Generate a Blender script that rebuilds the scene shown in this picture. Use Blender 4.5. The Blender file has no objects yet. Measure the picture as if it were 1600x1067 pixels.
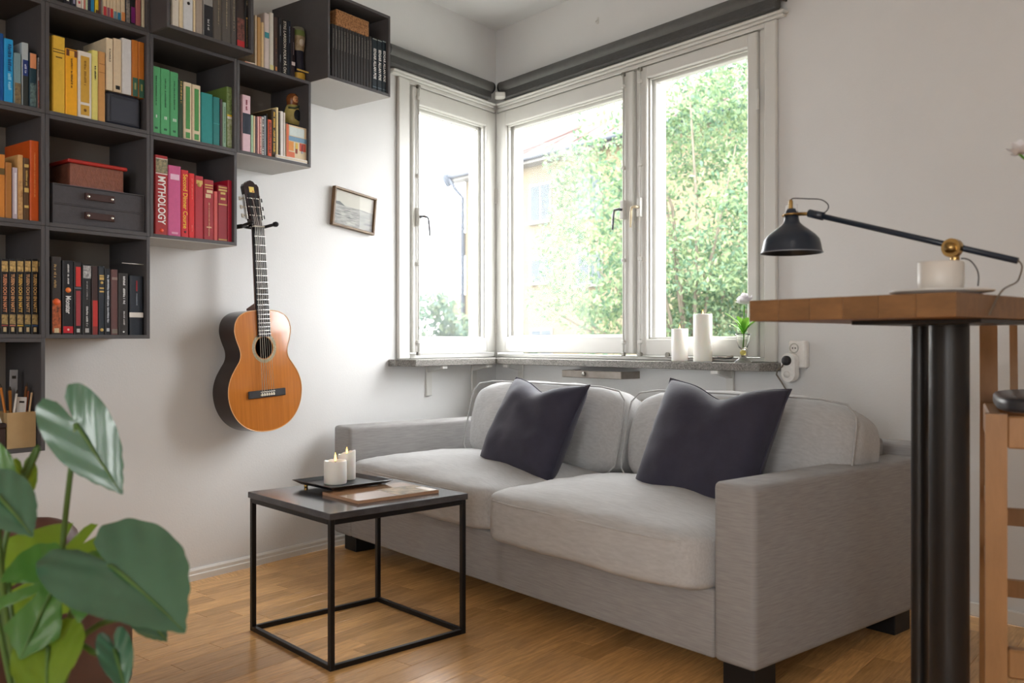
import bpy, bmesh, math, random
from mathutils import Vector, Matrix, noise
random.seed(7)
sc = bpy.context.scene
COL = sc.collection

# ---------------------------------------------------------------- camera
F, CX, HZ, HC = 1385.0, 800.0, 536.0, 0.925          # focal length in pixels, principal column, horizon row, eye height
YAW = math.radians(50.2963)
cam_d = bpy.data.cameras.new('camera')
cam_d.sensor_width = 36.0
cam_d.lens = 36.0 * F / 1600.0
cam_d.shift_y = (HZ - 533.5) / 1600.0
cam_d.dof.use_dof = True
cam_d.dof.focus_distance = 3.4
cam_d.dof.aperture_fstop = 4.2
cam_d.clip_end = 300
cam = bpy.data.objects.new('camera', cam_d)
cam.location = (0, 0, HC)
cam.rotation_euler = (math.radians(90), 0, YAW)
COL.objects.link(cam)
sc.camera = cam

# ---------------------------------------------------------------- sky, lights, exposure
SKY = 9.0
w = bpy.data.worlds.new('overcast_sky'); sc.world = w
w.use_nodes = True
nt = w.node_tree
bg = nt.nodes['Background']
tc = nt.nodes.new('ShaderNodeTexCoord'); nz = nt.nodes.new('ShaderNodeTexNoise'); rp = nt.nodes.new('ShaderNodeValToRGB')
nz.inputs['Scale'].default_value = 2.2; nz.inputs['Detail'].default_value = 4
rp.color_ramp.elements[0].position = .35; rp.color_ramp.elements[0].color = (.93, .955, .985, 1)
rp.color_ramp.elements[1].position = .65; rp.color_ramp.elements[1].color = (1, .995, .98, 1)
nt.links.new(tc.outputs['Generated'], nz.inputs['Vector']); nt.links.new(nz.outputs['Fac'], rp.inputs['Fac']); nt.links.new(rp.outputs['Color'], bg.inputs['Color'])
bg.inputs['Strength'].default_value = SKY
vs = sc.view_settings
vs.view_transform = 'Standard'; vs.look = 'None'; vs.gamma = 1.0; vs.use_curve_mapping = False
vs.exposure = 0.58
FILL_W = 2.5  # power of the added fill lamps behind the camera

# ---------------------------------------------------------------- geometry of the place
FW = Vector((math.cos(YAW + math.pi/2), math.sin(YAW + math.pi/2))); RT = Vector((FW.y, -FW.x))
C0 = Vector((-3.9141, 3.1324))                        # the corner where the two window walls meet (an acute one)
EL = Vector((-0.23614, 0.97172)); NL = Vector((0.97172, 0.23614))   # along the left wall towards the corner, and out of it into the room
ROTL = math.radians(103.6588)
CEIL = 2.687
SILL = 0.845
def lw(s, d, z): p = C0 + EL*s + NL*d; return Vector((p.x, p.y, z))       # left wall: s along it, d out of it
def rw(x, d, z): return Vector((x, C0.y - d, z))
def _ray(px, py):
    h = RT*((px-CX)/F) + FW; return Vector((h.x, h.y, -(py-HZ)/F))
def LW(px, py, d=0.0):                                # measured column/row -> (s, z) on the left wall's plane at distance d
    r = _ray(px, py); P0 = C0 + NL*d; t = P0.dot(NL)/Vector((r.x, r.y)).dot(NL)
    p = Vector((r.x, r.y))*t - C0; return p.dot(EL), HC + t*r.z
def RW(px, py, d=0.0):
    r = _ray(px, py); t = (C0.y-d)/r.y; return r.x*t, HC + r.z*t
def YP(px, py, Y): r = _ray(px, py); t = Y/r.y; return Vector((r.x*t, Y, HC + r.z*t))
def AT(px, py, D): r = _ray(px, py); return Vector((r.x*D, r.y*D, HC + r.z*D))
def FLz(px, py, z): r = _ray(px, py); t = (z-HC)/r.z; return Vector((r.x*t, r.y*t, z))

# ---------------------------------------------------------------- materials
def lin(c):
    f = lambda v: v/12.92 if v <= .04045 else ((v+.055)/1.055)**2.4
    return (f(c[0]/255), f(c[1]/255), f(c[2]/255), 1.0)
_M = {}
def mat(name, rgb, rough=.6, metal=0.0, var=0.0, vscale=20.0, stretch=(1,1,1), bump=0.0, bscale=200.0, coat=0.0, trans=0.0, emis=None, rnd=0.0, rgb2=None, sss=0.0, ior=1.45, spec=.5):
    if name in _M: return _M[name]
    m = bpy.data.materials.new(name); m.use_nodes = True
    n = m.node_tree.nodes; l = m.node_tree.links; b = n['Principled BSDF']
    c = lin(rgb)
    b.inputs['Base Color'].default_value = c; b.inputs['Roughness'].default_value = rough; b.inputs['Metallic'].default_value = metal
    b.inputs['IOR'].default_value = ior; b.inputs['Specular IOR Level'].default_value = spec
    if coat: b.inputs['Coat Weight'].default_value = coat; b.inputs['Coat Roughness'].default_value = .08
    if trans: b.inputs['Transmission Weight'].default_value = trans
    if sss: b.inputs['Subsurface Weight'].default_value = sss; b.inputs['Subsurface Radius'].default_value = (.02, .012, .008)
    if emis: b.inputs['Emission Color'].default_value = lin(emis[0]); b.inputs['Emission Strength'].default_value = emis[1]
    if var or bump or rnd or rgb2:
        t = n.new('ShaderNodeTexCoord'); mp = n.new('ShaderNodeMapping'); mp.inputs['Scale'].default_value = stretch
        l.new(t.outputs['Object'], mp.inputs['Vector'])
        src = mp.outputs['Vector']
        if rnd:
            oi = n.new('ShaderNodeObjectInfo'); ad = n.new('ShaderNodeVectorMath'); ad.operation = 'ADD'
            ms = n.new('ShaderNodeMath'); ms.operation = 'MULTIPLY'; ms.inputs[1].default_value = 37.0
            l.new(oi.outputs['Random'], ms.inputs[0]); l.new(src, ad.inputs[0]); l.new(ms.outputs[0], ad.inputs[1]); src = ad.outputs[0]
        if var or rgb2:
            z = n.new('ShaderNodeTexNoise'); z.inputs['Scale'].default_value = vscale; z.inputs['Detail'].default_value = 5; z.inputs['Roughness'].default_value = .6
            l.new(src, z.inputs['Vector'])
            r = n.new('ShaderNodeValToRGB'); r.color_ramp.elements[0].position = .3; r.color_ramp.elements[1].position = .7
            if rgb2: lo, hi = c, lin(rgb2)
            else: lo = tuple(max(0, v*(1-var)) for v in c[:3])+(1,); hi = tuple(min(1, v*(1+var)) for v in c[:3])+(1,)
            r.color_ramp.elements[0].color = lo; r.color_ramp.elements[1].color = hi
            l.new(z.outputs['Fac'], r.inputs['Fac']); out = r.outputs['Color']
            if rnd:
                hs = n.new('ShaderNodeHueSaturation'); mr = n.new('ShaderNodeMapRange')
                mr.inputs['To Min'].default_value = 1-rnd; mr.inputs['To Max'].default_value = 1+rnd
                l.new(oi.outputs['Random'], mr.inputs['Value']); l.new(mr.outputs['Result'], hs.inputs['Value']); l.new(out, hs.inputs['Color']); out = hs.outputs['Color']
            l.new(out, b.inputs['Base Color'])
        if bump:
            z2 = n.new('ShaderNodeTexNoise'); z2.inputs['Scale'].default_value = bscale; z2.inputs['Detail'].default_value = 4
            l.new(src, z2.inputs['Vector']); bp = n.new('ShaderNodeBump'); bp.inputs['Strength'].default_value = bump; bp.inputs['Distance'].default_value = .004
            l.new(z2.outputs['Fac'], bp.inputs['Height']); l.new(bp.outputs['Normal'], b.inputs['Normal'])
    _M[name] = m; return m
def pm(rgb, rough=.55):                               # plain printed or painted colour
    return mat('paint_%d_%d_%d' % tuple(rgb), rgb, rough, var=.06, vscale=60)
def glass_mat(name, tint=(1,1,1), refl=.06):
    if name in _M: return _M[name]
    m = bpy.data.materials.new(name); m.use_nodes = True; n = m.node_tree.nodes; l = m.node_tree.links
    n.clear(); o = n.new('ShaderNodeOutputMaterial'); t = n.new('ShaderNodeBsdfTransparent'); t.inputs['Color'].default_value = (*tint, 1)
    g = n.new('ShaderNodeBsdfGlossy'); g.inputs['Roughness'].default_value = .02
    lwt = n.new('ShaderNodeLayerWeight'); pw = n.new('ShaderNodeMath'); pw.operation = 'POWER'; pw.inputs[1].default_value = 5.0
    fr = n.new('ShaderNodeMath'); fr.operation = 'MULTIPLY_ADD'; fr.inputs[1].default_value = .3; fr.inputs[2].default_value = .008
    l.new(lwt.outputs['Facing'], pw.inputs[0]); l.new(pw.outputs[0], fr.inputs[0])
    mx = n.new('ShaderNodeMixShader'); l.new(fr.outputs[0], mx.inputs[0]); l.new(t.outputs[0], mx.inputs[1]); l.new(g.outputs[0], mx.inputs[2]); l.new(mx.outputs[0], o.inputs[0])
    _M[name] = m; return m
def leaf_mat(name, rgb, under=None, tr=.35, rough=.35, coat=0.0):
    if name in _M: return _M[name]
    m = bpy.data.materials.new(name); m.use_nodes = True; n = m.node_tree.nodes; l = m.node_tree.links
    b = n['Principled BSDF']; b.inputs['Roughness'].default_value = rough; b.inputs['Coat Weight'].default_value = coat; b.inputs['Coat Roughness'].default_value = .22
    t = n.new('ShaderNodeTexCoord'); z = n.new('ShaderNodeTexNoise'); z.inputs['Scale'].default_value = 14; z.inputs['Detail'].default_value = 3
    r = n.new('ShaderNodeValToRGB'); c = lin(rgb)
    r.color_ramp.elements[0].color = tuple(v*.78 for v in c[:3])+(1,); r.color_ramp.elements[1].color = tuple(min(1, v*1.25) for v in c[:3])+(1,)
    l.new(t.outputs['Object'], z.inputs['Vector']); l.new(z.outputs['Fac'], r.inputs['Fac']); l.new(r.outputs['Color'], b.inputs['Base Color'])
    tl = n.new('ShaderNodeBsdfTranslucent'); tl.inputs['Color'].default_value = lin(under or rgb)
    mx = n.new('ShaderNodeMixShader'); mx.inputs[0].default_value = tr
    l.new(b.outputs[0], mx.inputs[1]); l.new(tl.outputs[0], mx.inputs[2]); l.new(mx.outputs[0], n['Material Output'].inputs['Surface'])
    _M[name] = m; return m

# ---------------------------------------------------------------- mesh helpers
class G:
    """collects shapes; build() links them as ONE mesh object"""
    def __init__(s): s.v = []; s.f = []; s.sm = []
    def add(s, vs, fs, smooth=False, M=None):
        o = len(s.v)
        for p in vs:
            p = Vector(p); s.v.append(M @ p if M is not None else p)
        for q in fs: s.f.append([i+o for i in q]); s.sm.append(smooth)
        return s
    def box(s, x0, x1, y0, y1, z0, z1, M=None, c=0.0):
        if x0 > x1: x0, x1 = x1, x0
        if y0 > y1: y0, y1 = y1, y0
        if z0 > z1: z0, z1 = z1, z0
        if c <= 0:
            vs = [(x,y,z) for x in (x0,x1) for y in (y0,y1) for z in (z0,z1)]
            return s.add(vs, [(0,1,3,2),(4,6,7,5),(0,4,5,1),(2,3,7,6),(0,2,6,4),(1,5,7,3)], False, M)
        vs = []; idx = {}
        X=(x0,x1);Y=(y0,y1);Z=(z0,z1)
        for i in (0,1):
            for j in (0,1):
                for k in (0,1):
                    sx=c if i==0 else -c; sy=c if j==0 else -c; sz=c if k==0 else -c
                    for a,p in (('x',(X[i],Y[j]+sy,Z[k]+sz)),('y',(X[i]+sx,Y[j],Z[k]+sz)),('z',(X[i]+sx,Y[j]+sy,Z[k]))):
                        idx[(i,j,k,a)] = len(vs); vs.append(p)
        g = lambda *t: idx[t]
        fs = [(g(0,0,0,'x'),g(0,0,1,'x'),g(0,1,1,'x'),g(0,1,0,'x')),(g(1,0,0,'x'),g(1,1,0,'x'),g(1,1,1,'x'),g(1,0,1,'x')),
              (g(0,0,0,'y'),g(1,0,0,'y'),g(1,0,1,'y'),g(0,0,1,'y')),(g(0,1,0,'y'),g(0,1,1,'y'),g(1,1,1,'y'),g(1,1,0,'y')),
              (g(0,0,0,'z'),g(0,1,0,'z'),g(1,1,0,'z'),g(1,0,0,'z')),(g(0,0,1,'z'),g(1,0,1,'z'),g(1,1,1,'z'),g(0,1,1,'z'))]
        for k in (0,1):
            for j in (0,1): fs.append((g(0,j,k,'y'),g(0,j,k,'z'),g(1,j,k,'z'),g(1,j,k,'y')))
            for i in (0,1): fs.append((g(i,0,k,'x'),g(i,0,k,'z'),g(i,1,k,'z'),g(i,1,k,'x')))
        for i in (0,1):
            for j in (0,1): fs.append((g(i,j,0,'x'),g(i,j,0,'y'),g(i,j,1,'y'),g(i,j,1,'x')))
        for i in (0,1):
            for j in (0,1):
                for k in (0,1): fs.append((g(i,j,k,'x'),g(i,j,k,'y'),g(i,j,k,'z')))
        return s.add(vs, fs, False, M)
    def lathe(s, prof, n=24, M=None, cap=True, smooth=True):
        vs = []; fs = []
        for r, z in prof:
            for k in range(n): a = 2*math.pi*k/n; vs.append((r*math.cos(a), r*math.sin(a), z))
        for i in range(len(prof)-1):
            for k in range(n): fs.append((i*n+k, i*n+(k+1)%n, (i+1)*n+(k+1)%n, (i+1)*n+k))
        s.add(vs, fs, smooth, M)
        if cap:
            if prof[0][0] > 1e-5: s.add(vs[:n], [tuple(range(n))[::-1]], False, M)
            if prof[-1][0] > 1e-5: s.add(vs[-n:], [tuple(range(n))], False, M)
        return s
    def tube(s, pts, r, n=8, M=None, closed=False, cap=True):
        pts = [Vector(p) for p in pts]; m = len(pts)
        rr = r if isinstance(r, (list, tuple)) else [r]*m
        vs = []; fs = []; prev = None
        for i, p in enumerate(pts):
            a = pts[(i-1) % m] if (i > 0 or closed) else p; b = pts[(i+1) % m] if (i < m-1 or closed) else p
            t = (b-a).normalized()
            if prev is None:
                u = t.orthogonal().normalized()
            else:
                u = prev - t*prev.dot(t)
                u = u.normalized() if u.length > 1e-6 else t.orthogonal().normalized()
            prev = u; v = t.cross(u)
            for k in range(n):
                q = 2*math.pi*k/n; vs.append(p + (u*math.cos(q)+v*math.sin(q))*rr[i])
        for i in range(m if closed else m-1):
            j = (i+1) % m
            for k in range(n): fs.append((i*n+k, i*n+(k+1)%n, j*n+(k+1)%n, j*n+k))
        if not closed and cap:
            fs.append(tuple(range(n))[::-1]); fs.append(tuple(range((m-1)*n, m*n)))
        return s.add(vs, fs, True, M)
    def prism(s, poly, z0, z1, M=None, smooth=False):
        n = len(poly); vs = [(x,y,z0) for x,y in poly]+[(x,y,z1) for x,y in poly]
        s.add(vs, [(i,(i+1)%n,n+(i+1)%n,n+i) for i in range(n)], smooth, M)
        s.add(vs, [tuple(range(n))[::-1], tuple(range(n,2*n))], False, M)
        return s
    def build(s, name, m, parent=None, loc=None, rotz=None):
        me = bpy.data.meshes.new(name); me.from_pydata([tuple(p) for p in s.v], [], s.f)
        me.polygons.foreach_set('use_smooth', s.sm); me.update()
        if m is not None: me.materials.append(m)
        return link(name, me, parent, loc, rotz)
def link(name, me, parent=None, loc=None, rotz=None):
    o = bpy.data.objects.new(name, me); COL.objects.link(o)
    if parent is not None: o.parent = parent
    if loc is not None: o.location = loc
    if rotz is not None: o.rotation_euler = (0, 0, rotz)
    return o
def fixn(o):                                          # consistent outward normals
    bm = bmesh.new(); bm.from_mesh(o.data); bmesh.ops.remove_doubles(bm, verts=bm.verts, dist=1e-6)
    bmesh.ops.recalc_face_normals(bm, faces=bm.faces); bm.to_mesh(o.data); bm.free(); return o
def tag(o, label, cat, group=None):
    o['label'] = label; o['category'] = cat
    if group: o['group'] = group
    return o
def thing(name, label, cat, loc=(0,0,0), rotz=0.0, group=None):
    o = bpy.data.objects.new(name, None); COL.objects.link(o); o.empty_display_size = .05
    o.location = loc; o.rotation_euler = (0, 0, rotz); return tag(o, label, cat, group)
def struct(o, label=None):
    o['kind'] = 'structure'
    if label: o['label'] = label
    return o
def B(name, m, parent, x0, x1, y0, y1, z0, z1, c=0.0, M=None): return G().box(x0,x1,y0,y1,z0,z1,M,c).build(name, m, parent)
def T(x, y, z): return Matrix.Translation((x, y, z))
def Rx(a): return Matrix.Rotation(a, 4, 'X')
def Ry(a): return Matrix.Rotation(a, 4, 'Y')
def Rz(a): return Matrix.Rotation(a, 4, 'Z')
_txt = {}
def text_geo(t, bold=.0):
    k = (t, bold)
    if k not in _txt:
        cu = bpy.data.curves.new('lettering', 'FONT'); cu.body = t; cu.size = 1; cu.offset = bold; cu.resolution_u = 3
        ob = bpy.data.objects.new('lettering', cu); me = bpy.data.meshes.new_from_object(ob)
        vs = [v.co.copy() for v in me.vertices]; fs = [tuple(p.vertices) for p in me.polygons]
        xs = [v.x for v in vs]; ys = [v.y for v in vs]
        _txt[k] = ([((v.x-min(xs))/(max(xs)-min(xs)), (v.y-min(ys))/(max(ys)-min(ys))) for v in vs], fs, (max(xs)-min(xs))/(max(ys)-min(ys)))
        bpy.data.objects.remove(ob); bpy.data.curves.remove(cu); bpy.data.meshes.remove(me)
    return _txt[k]
def cushion(hx, hy, hz, n=14, p=7.0, bulge=0.0, wr=0.0, seed=0, crown=(0,0,0), py=0.0):
    """a stuffed box: rounded cube of half sizes hx, hy, hz, bulging and creased"""
    vs = []; fs = []; key = {}
    def vert(a, b, c):
        k = (round(a,5), round(b,5), round(c,5))
        if k in key: return key[k]
        x, y, z = (math.sin(q*math.pi/2)*.35+q*.65 for q in (a,b,c))
        d = (abs(x)**p+abs(y)**p+abs(z)**p)**(1/p); x/=d; y/=d; z/=d
        bz = bulge*(1-x*x)*(1-y*y); P = Vector((x*hx, y*hy, z*hz + (bz if z>0 else -bz*.2)*min(1,abs(z)*1.2)))
        if py: P.y += math.copysign(py*(1-x*x)*(1-z*z), y)*min(1,abs(y)*1.2)
        if wr:
            s = Vector((seed*13.1, seed*3.7, 0))
            q = noise.noise(P*7+s)*.6 + noise.noise(Vector((P.x*9, P.y*26, P.z*9))+s)*.5 + noise.noise(Vector((P.x*30,P.y*12,P.z*14))+s)*.25
            P += Vector((x*.3, y*.6, z)).normalized()*q*wr
        key[k] = len(vs); vs.append(P); return key[k]
    g = [-1+2*i/n for i in range(n+1)]
    for i in range(n):
        for j in range(n):
            a,b,c,d = g[i],g[i+1],g[j],g[j+1]
            for sgn in (-1,1):
                for q in (((a,c,sgn),(b,c,sgn),(b,d,sgn),(a,d,sgn)), ((a,sgn,c),(a,sgn,d),(b,sgn,d),(b,sgn,c)), ((sgn,a,c),(sgn,b,c),(sgn,b,d),(sgn,a,d))):
                    f = [vert(*t) for t in q]; fs.append(f if sgn > 0 else f[::-1])
    return vs, fs

# ================================================================ the setting
M_WALL = mat('wall_paint', (222,222,221), .75, var=.02, vscale=3, bump=.12, bscale=140)
M_CEIL = mat('ceiling_paint', (230,231,230), .8, bump=.08, bscale=120)
M_WHITE = mat('window_white_gloss', (212,211,206), .35, var=.02, vscale=8)
M_TRIM = mat('baseboard_white', (222,220,214), .45)
M_GRAN = mat('speckled_stone', (74,71,68), .35, rgb2=(158,154,148), vscale=170, bump=.05)
M_PLANK = mat('oak_stave', (216,166,106), .22, var=.22, vscale=9, stretch=(1.2,14,14), rnd=.20, bump=.02, bscale=60, spec=.5)
M_PANE = glass_mat('window_glass')
M_STEEL = mat('zinc_fitting', (150,148,142), .35, .9)
M_BLIND = mat('blind_fabric', (74,74,73), .8, var=.18, vscale=40, stretch=(1,6,6), bump=.1)
M_BLINDR = mat('blind_roll', (92,92,90), .55, var=.08, vscale=30)
M_DARK = mat('joint_black', (20,18,17), .8)

def P2(s, d): p = C0 + EL*s + NL*d; return (p.x, p.y)
def Q2(x, d): return (C0.x + x, C0.y - d)
WT = .19
O = (C0.x - 1.272*WT, C0.y + WT)
CC = (C0.x, C0.y)
# --- walls
g = G()
g.prism([P2(-6.5,0), P2(-.80,0), P2(-.80,-WT), P2(-6.5,-WT)], 0, CEIL)
g.prism([P2(-.80,0), CC, O, P2(-.80,-WT)], 2.245, CEIL)
g.prism([P2(-.80,0), CC, O, P2(-.80,-WT)], 0, .845)
struct(fixn(g.build('wall_left', M_WALL)))
g = G()
g.prism([Q2(1.80,0), Q2(1.80,-WT), (1.9+WT, C0.y+WT), (1.9+WT, C0.y)], 0, CEIL)
g.prism([CC, O, Q2(1.80,-WT), Q2(1.80,0)], 2.245, CEIL)
g.prism([CC, O, Q2(1.80,-WT), Q2(1.80,0)], 0, .845)
struct(fixn(g.build('wall_right', M_WALL)))
yb = -3.18
g = G()                                               # the kitchen end behind the camera, with an unseen window added for fill light
g.box(-2.5,-.1,yb-WT,yb,0,CEIL); g.box(-.1,1.2,yb-WT,yb,0,.85); g.box(-.1,1.2,yb-WT,yb,2.35,CEIL); g.box(1.2,1.9+WT,yb-WT,yb,0,CEIL)
struct(g.build('wall_back', M_WALL))
g = G()
g.box(1.9,1.9+WT,-1.6,C0.y,0,CEIL); g.box(1.9,1.9+WT,-2.5,-1.6,2.35,CEIL); g.box(1.9,1.9+WT,-2.5,-1.6,0,.7); g.box(1.9,1.9+WT,yb,-2.5,0,CEIL)  # opening behind the camera, added to let in fill light
struct(g.build('wall_side', M_WALL))
g = G(); g.prism([P2(-6.6,-WT), O, (1.9+WT,C0.y+WT), (1.9+WT,yb-WT), (P2(-6.6,-WT)[0],yb-WT)], CEIL, CEIL+.12)
struct(fixn(g.build('ceiling', M_CEIL)))
for i,(nm,fn) in enumerate((('fill_window_back',lambda a,b,c,d,e,f: G().box(a,b,yb-WT+c,yb-WT+d,e,f)),('fill_window_side',lambda a,b,c,d,e,f: G().box(1.9+WT-d,1.9+WT-c,a,b,e,f)))):  # two unseen windows added as daylight fill
    lo,hi,z0,z1 = ((-.1,1.2,.85,2.35),(-2.5,-1.6,.7,2.35))[i]
    rt_ = bpy.data.objects.new(nm, None); COL.objects.link(rt_); struct(rt_)
    mid = (lo+hi)/2
    for a,b,e,f in ((lo,lo+.06,z0,z1),(hi-.06,hi,z0,z1),(mid-.04,mid+.04,z0,z1),(lo,hi,z0,z0+.06),(lo,hi,z1-.06,z1)):
        fn(a,b,.04,.09,e,f).build('frame_bar', M_WHITE, rt_)
    for a,b in ((lo+.06,mid-.04),(mid+.04,hi-.06)): fn(a,b,.06,.064,z0+.06,z1-.06).build('pane', M_PANE, rt_)

# --- floor: a sub-floor and the oak staves one by one where they can be told apart
g = G(); g.prism([P2(-6.5,0), CC, (1.9,C0.y), (1.9,yb), (P2(-6.5,0)[0],yb)], -.08, -.0025)
floor = struct(fixn(g.build('floor', M_PLANK)))
fa = math.atan2(.980, -.20)                           # run of the boards
fx = Vector((math.cos(fa), math.sin(fa))); fy = Vector((-fx.y, fx.x))
SW = .078; lens = (.36, .46, .56)
pl_me = []
for L in lens:
    q = G().box(-L/2+.0004, L/2-.0004, -SW/2+.0004, SW/2-.0004, -.0022, 0, None, .0008)
    o = q.build('plank', M_PLANK); pl_me.append(o.data); bpy.data.objects.remove(o)
rs = random.Random(3)
cnt = 0
poly = [(-3.62,.75),(-2.3,.35),(-.95,1.55),(-.95,2.9),(-1.6,2.95),(-2.6,2.2),(-3.75,2.1)]
def inside(p):
    r = False
    for i in range(len(poly)):
        (x1,y1),(x2,y2) = poly[i],poly[i-1]
        if (y1>p.y) != (y2>p.y) and p.x < (x2-x1)*(p.y-y1)/(y2-y1)+x1: r = not r
    return r
org = Vector((-2.3, 1.6))
for row in range(-24, 25):
    u = -2.2 + rs.random()*.4
    while u < 2.2:
        k = rs.randrange(3); L = lens[k]; c = org + fx*(u+L/2) + fy*(row*SW)
        ok = any(inside(c + fx*t) for t in (-L*.45, 0, L*.45)) and all((c+fx*t-C0).dot(NL) > .045 for t in (-L/2, L/2))
        if ok and cnt < 300:
            o = link('plank', pl_me[k], floor, (c.x, c.y, 0), fa); cnt += 1
        u += L
# --- baseboard along the left wall
g = G()
prof = [(0,0),(.014,0),(.014,.022),(.011,.026),(.011,.038),(.006,.046),(0,.046)]
pts0 = [lw(-6.4, d+.0005, z) for d,z in prof]; pts1 = [lw(-.05, d+.0005, z) for d,z in prof]; n = len(prof)
g.add(pts0+pts1, [(i,(i+1)%n,n+(i+1)%n,n+i) for i in range(n)]+[tuple(range(n)),tuple(range(n,2*n))])
struct(fixn(g.build('baseboard_left', M_TRIM)))
g = G().box(C0.x+.1, 1.88, C0.y-.013, C0.y-.0005, 0, .046, None, .003); struct(g.build('baseboard_right', M_TRIM))

# --- windows
def win_root(name, rot):
    o = bpy.data.objects.new(name, None); COL.objects.link(o); o.location = (C0.x, C0.y, 0); o.rotation_euler = (0,0,rot); return struct(o)
def sash(root, x0,x1,z0,z1, sl,sr,rt,rb, outl=.03, outr=.03):
    g = G(); y0,y1 = -.014,.030
    g.box(x0,x0+sl,y0,y1,z0,z1,None,.004); g.box(x1-sr,x1,y0,y1,z0,z1,None,.004)
    g.box(x0+sl-.002,x1-sr+.002,y0,y1,z1-rt,z1,None,.004); g.box(x0+sl-.002,x1-sr+.002,y0,y1,z0,z0+rb,None,.004)
    s = g.build('sash', M_WHITE, root)
    a,b,c,d = x0+sl,x1-sr,z0+rb,z1-rt                 # glazing lip
    g = G(); w_ = .009
    for q in ((a,a+w_,c,d),(b-w_,b,c,d),(a,b,c,c+w_),(a,b,d-w_,d)): g.box(q[0],q[1],.004,.012,q[2],q[3],None,.002)
    g.build('glazing_bead', M_WHITE, s)
    G().box(a+.001,b-.001,.0125,.0155,c+.001,d-.001).build('pane', M_PANE, s)
    g = G(); ol,orr,ot,ob = .012,.012,.016,.010       # coupled outer sash
    g.box(x0+.01,a+ol,.040,.078,z0+.02,z1-.02,None,.003); g.box(b-orr,x1-.01,.040,.078,z0+.02,z1-.02,None,.003)
    g.box(a+ol,b-orr,.040,.078,d-ot,z1-.02,None,.003); g.box(a+ol,b-orr,.040,.078,z0+.02,c+ob,None,.003)
    o2 = g.build('outer_sash', M_WHITE, root)
    G().box(a+ol,b-orr,.058,.061,c+ob,d-ot).build('pane', M_PANE, o2)
    return s
def bolt(root, x, z0, z1, zh, mh, hdir):
    g = G(); g.tube([(x,-.022,z0-.01),(x,-.022,z1+.012)], .0045, 8); r = g.build('espagnolette_rod', M_WHITE, root)
    for z in (z0-.008, z0+.05, (z0*2+z1)/3, (z0+2*z1)/3, z1-.05, z1+.006):
        G().box(x-.009,x+.009,-.031,-.012,z-.009,z+.009,None,.003).build('guide', M_STEEL if z>2.2 or z<.88 else M_WHITE, r)
    g = G(); g.box(x-.012,x+.012,-.036,-.0145,zh-.045,zh+.045,None,.003); h = g.build('lock_box', M_WHITE, root)
    g = G(); g.tube([(x,-.036,zh),(x,-.058,zh),(x+hdir*.03,-.062,zh-.002),(x+hdir*.035,-.064,zh-.02),(x+hdir*.042,-.066,zh-.095)], [.007,.007,.006,.006,.005], 8); g.build('handle', mh, h)
def hinge(root, x, z): G().lathe([(.007,-.04),(.007,.04)],10,T(x,-.018,z)).build('hinge', M_WHITE, root)
M_HND = mat('handle_steel', (120,122,130), .3, .9); M_BRASSW = mat('handle_aged', (205,190,160), .4, .4)

W1 = win_root('window_1', ROTL)
W1['label'] = 'tall single casement window beside the corner in the wall with the guitar'
sash(W1, -.700,-.026,.876,2.215, .050,.076,.085,.075)
for q in ((-.80,-.703,0,WT,.847,2.245),(-.703,-.014,0,WT,2.217,2.245),(-.703,-.014,0,WT,.847,.873)): B('frame_bar', M_WHITE, W1, *q, .003)
B('casing', M_WHITE, W1, -.805,-.727,-.020,-.0005,.846,2.238,.004)
B('casing', M_WHITE, W1, -.727,-.03,-.016,-.0005,2.219,2.238,.003)
bolt(W1, -.668, .88, 2.21, 1.56, M_HND, .9)
hinge(W1, -.018, 1.75); hinge(W1, -.018, 1.02)
g = G(); g.box(-.86,-.05,-.030,-.0005,2.2385,2.250,None,.003); g.box(-.865,-.045,-.044,-.0005,2.250,2.262,None,.004); g.build('cornice_moulding', M_WHITE, W1)

W2 = win_root('window_2', 0.0)
W2['label'] = 'wide double casement window on the sofa wall'
sash(W2, .024,1.055,.874,2.215, .076,.062,.080,.084)
sash(W2, 1.086,1.742,.866,2.215, .052,.048,.055,.078)
for q in ((.014,1.80,0,WT,2.217,2.245),(.014,1.80,0,WT,.847,.864),(1.058,1.083,.004,WT,.864,2.217),(1.745,1.80,0,WT,.864,2.217)): B('frame_bar', M_WHITE, W2, *q, .003)
B('casing', M_WHITE, W2, 1.780,1.838,-.020,-.0005,.846,2.238,.004)
B('casing', M_WHITE, W2, .03,1.780,-.016,-.0005,2.219,2.238,.003)
bolt(W2, 1.000, .88, 2.20, 1.56, M_HND, -.7)
bolt(W2, 1.106, .88, 2.20, 1.56, M_BRASSW, -.5)
hinge(W2, 1.750, 1.93); hinge(W2, 1.750, 1.05); hinge(W2, .016, 1.75); hinge(W2, .016, 1.02)
g = G(); g.box(.05,1.875,-.030,-.0005,2.2385,2.250,None,.003); g.box(.045,1.885,-.044,-.0005,2.250,2.262,None,.004); g.build('cornice_moulding', M_WHITE, W2)
g = G(); g.tube([(1.27,-.02,.862),(1.62,-.02,.862)], .004, 6); g.build('stay_rod', M_STEEL, W2)
g = G(); g.lathe([(.012,-.004),(.012,.004)],12,T(1.27,-.02,.872)@Rx(math.pi/2)); g.tube([(1.55,-.022,.866),(1.60,-.03,.862),(1.63,-.022,.868)], .004, 6); g.build('stay_hook', M_STEEL, W2)
# corner post between the two windows
g = G(); g.prism([CC, Q2(.012,0), Q2(.012,-WT), O, P2(-.012,-WT), P2(-.012,0)], .845, 2.245)
struct(fixn(g.build('trim_1', M_WHITE)), 'white corner post between the two windows')

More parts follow.
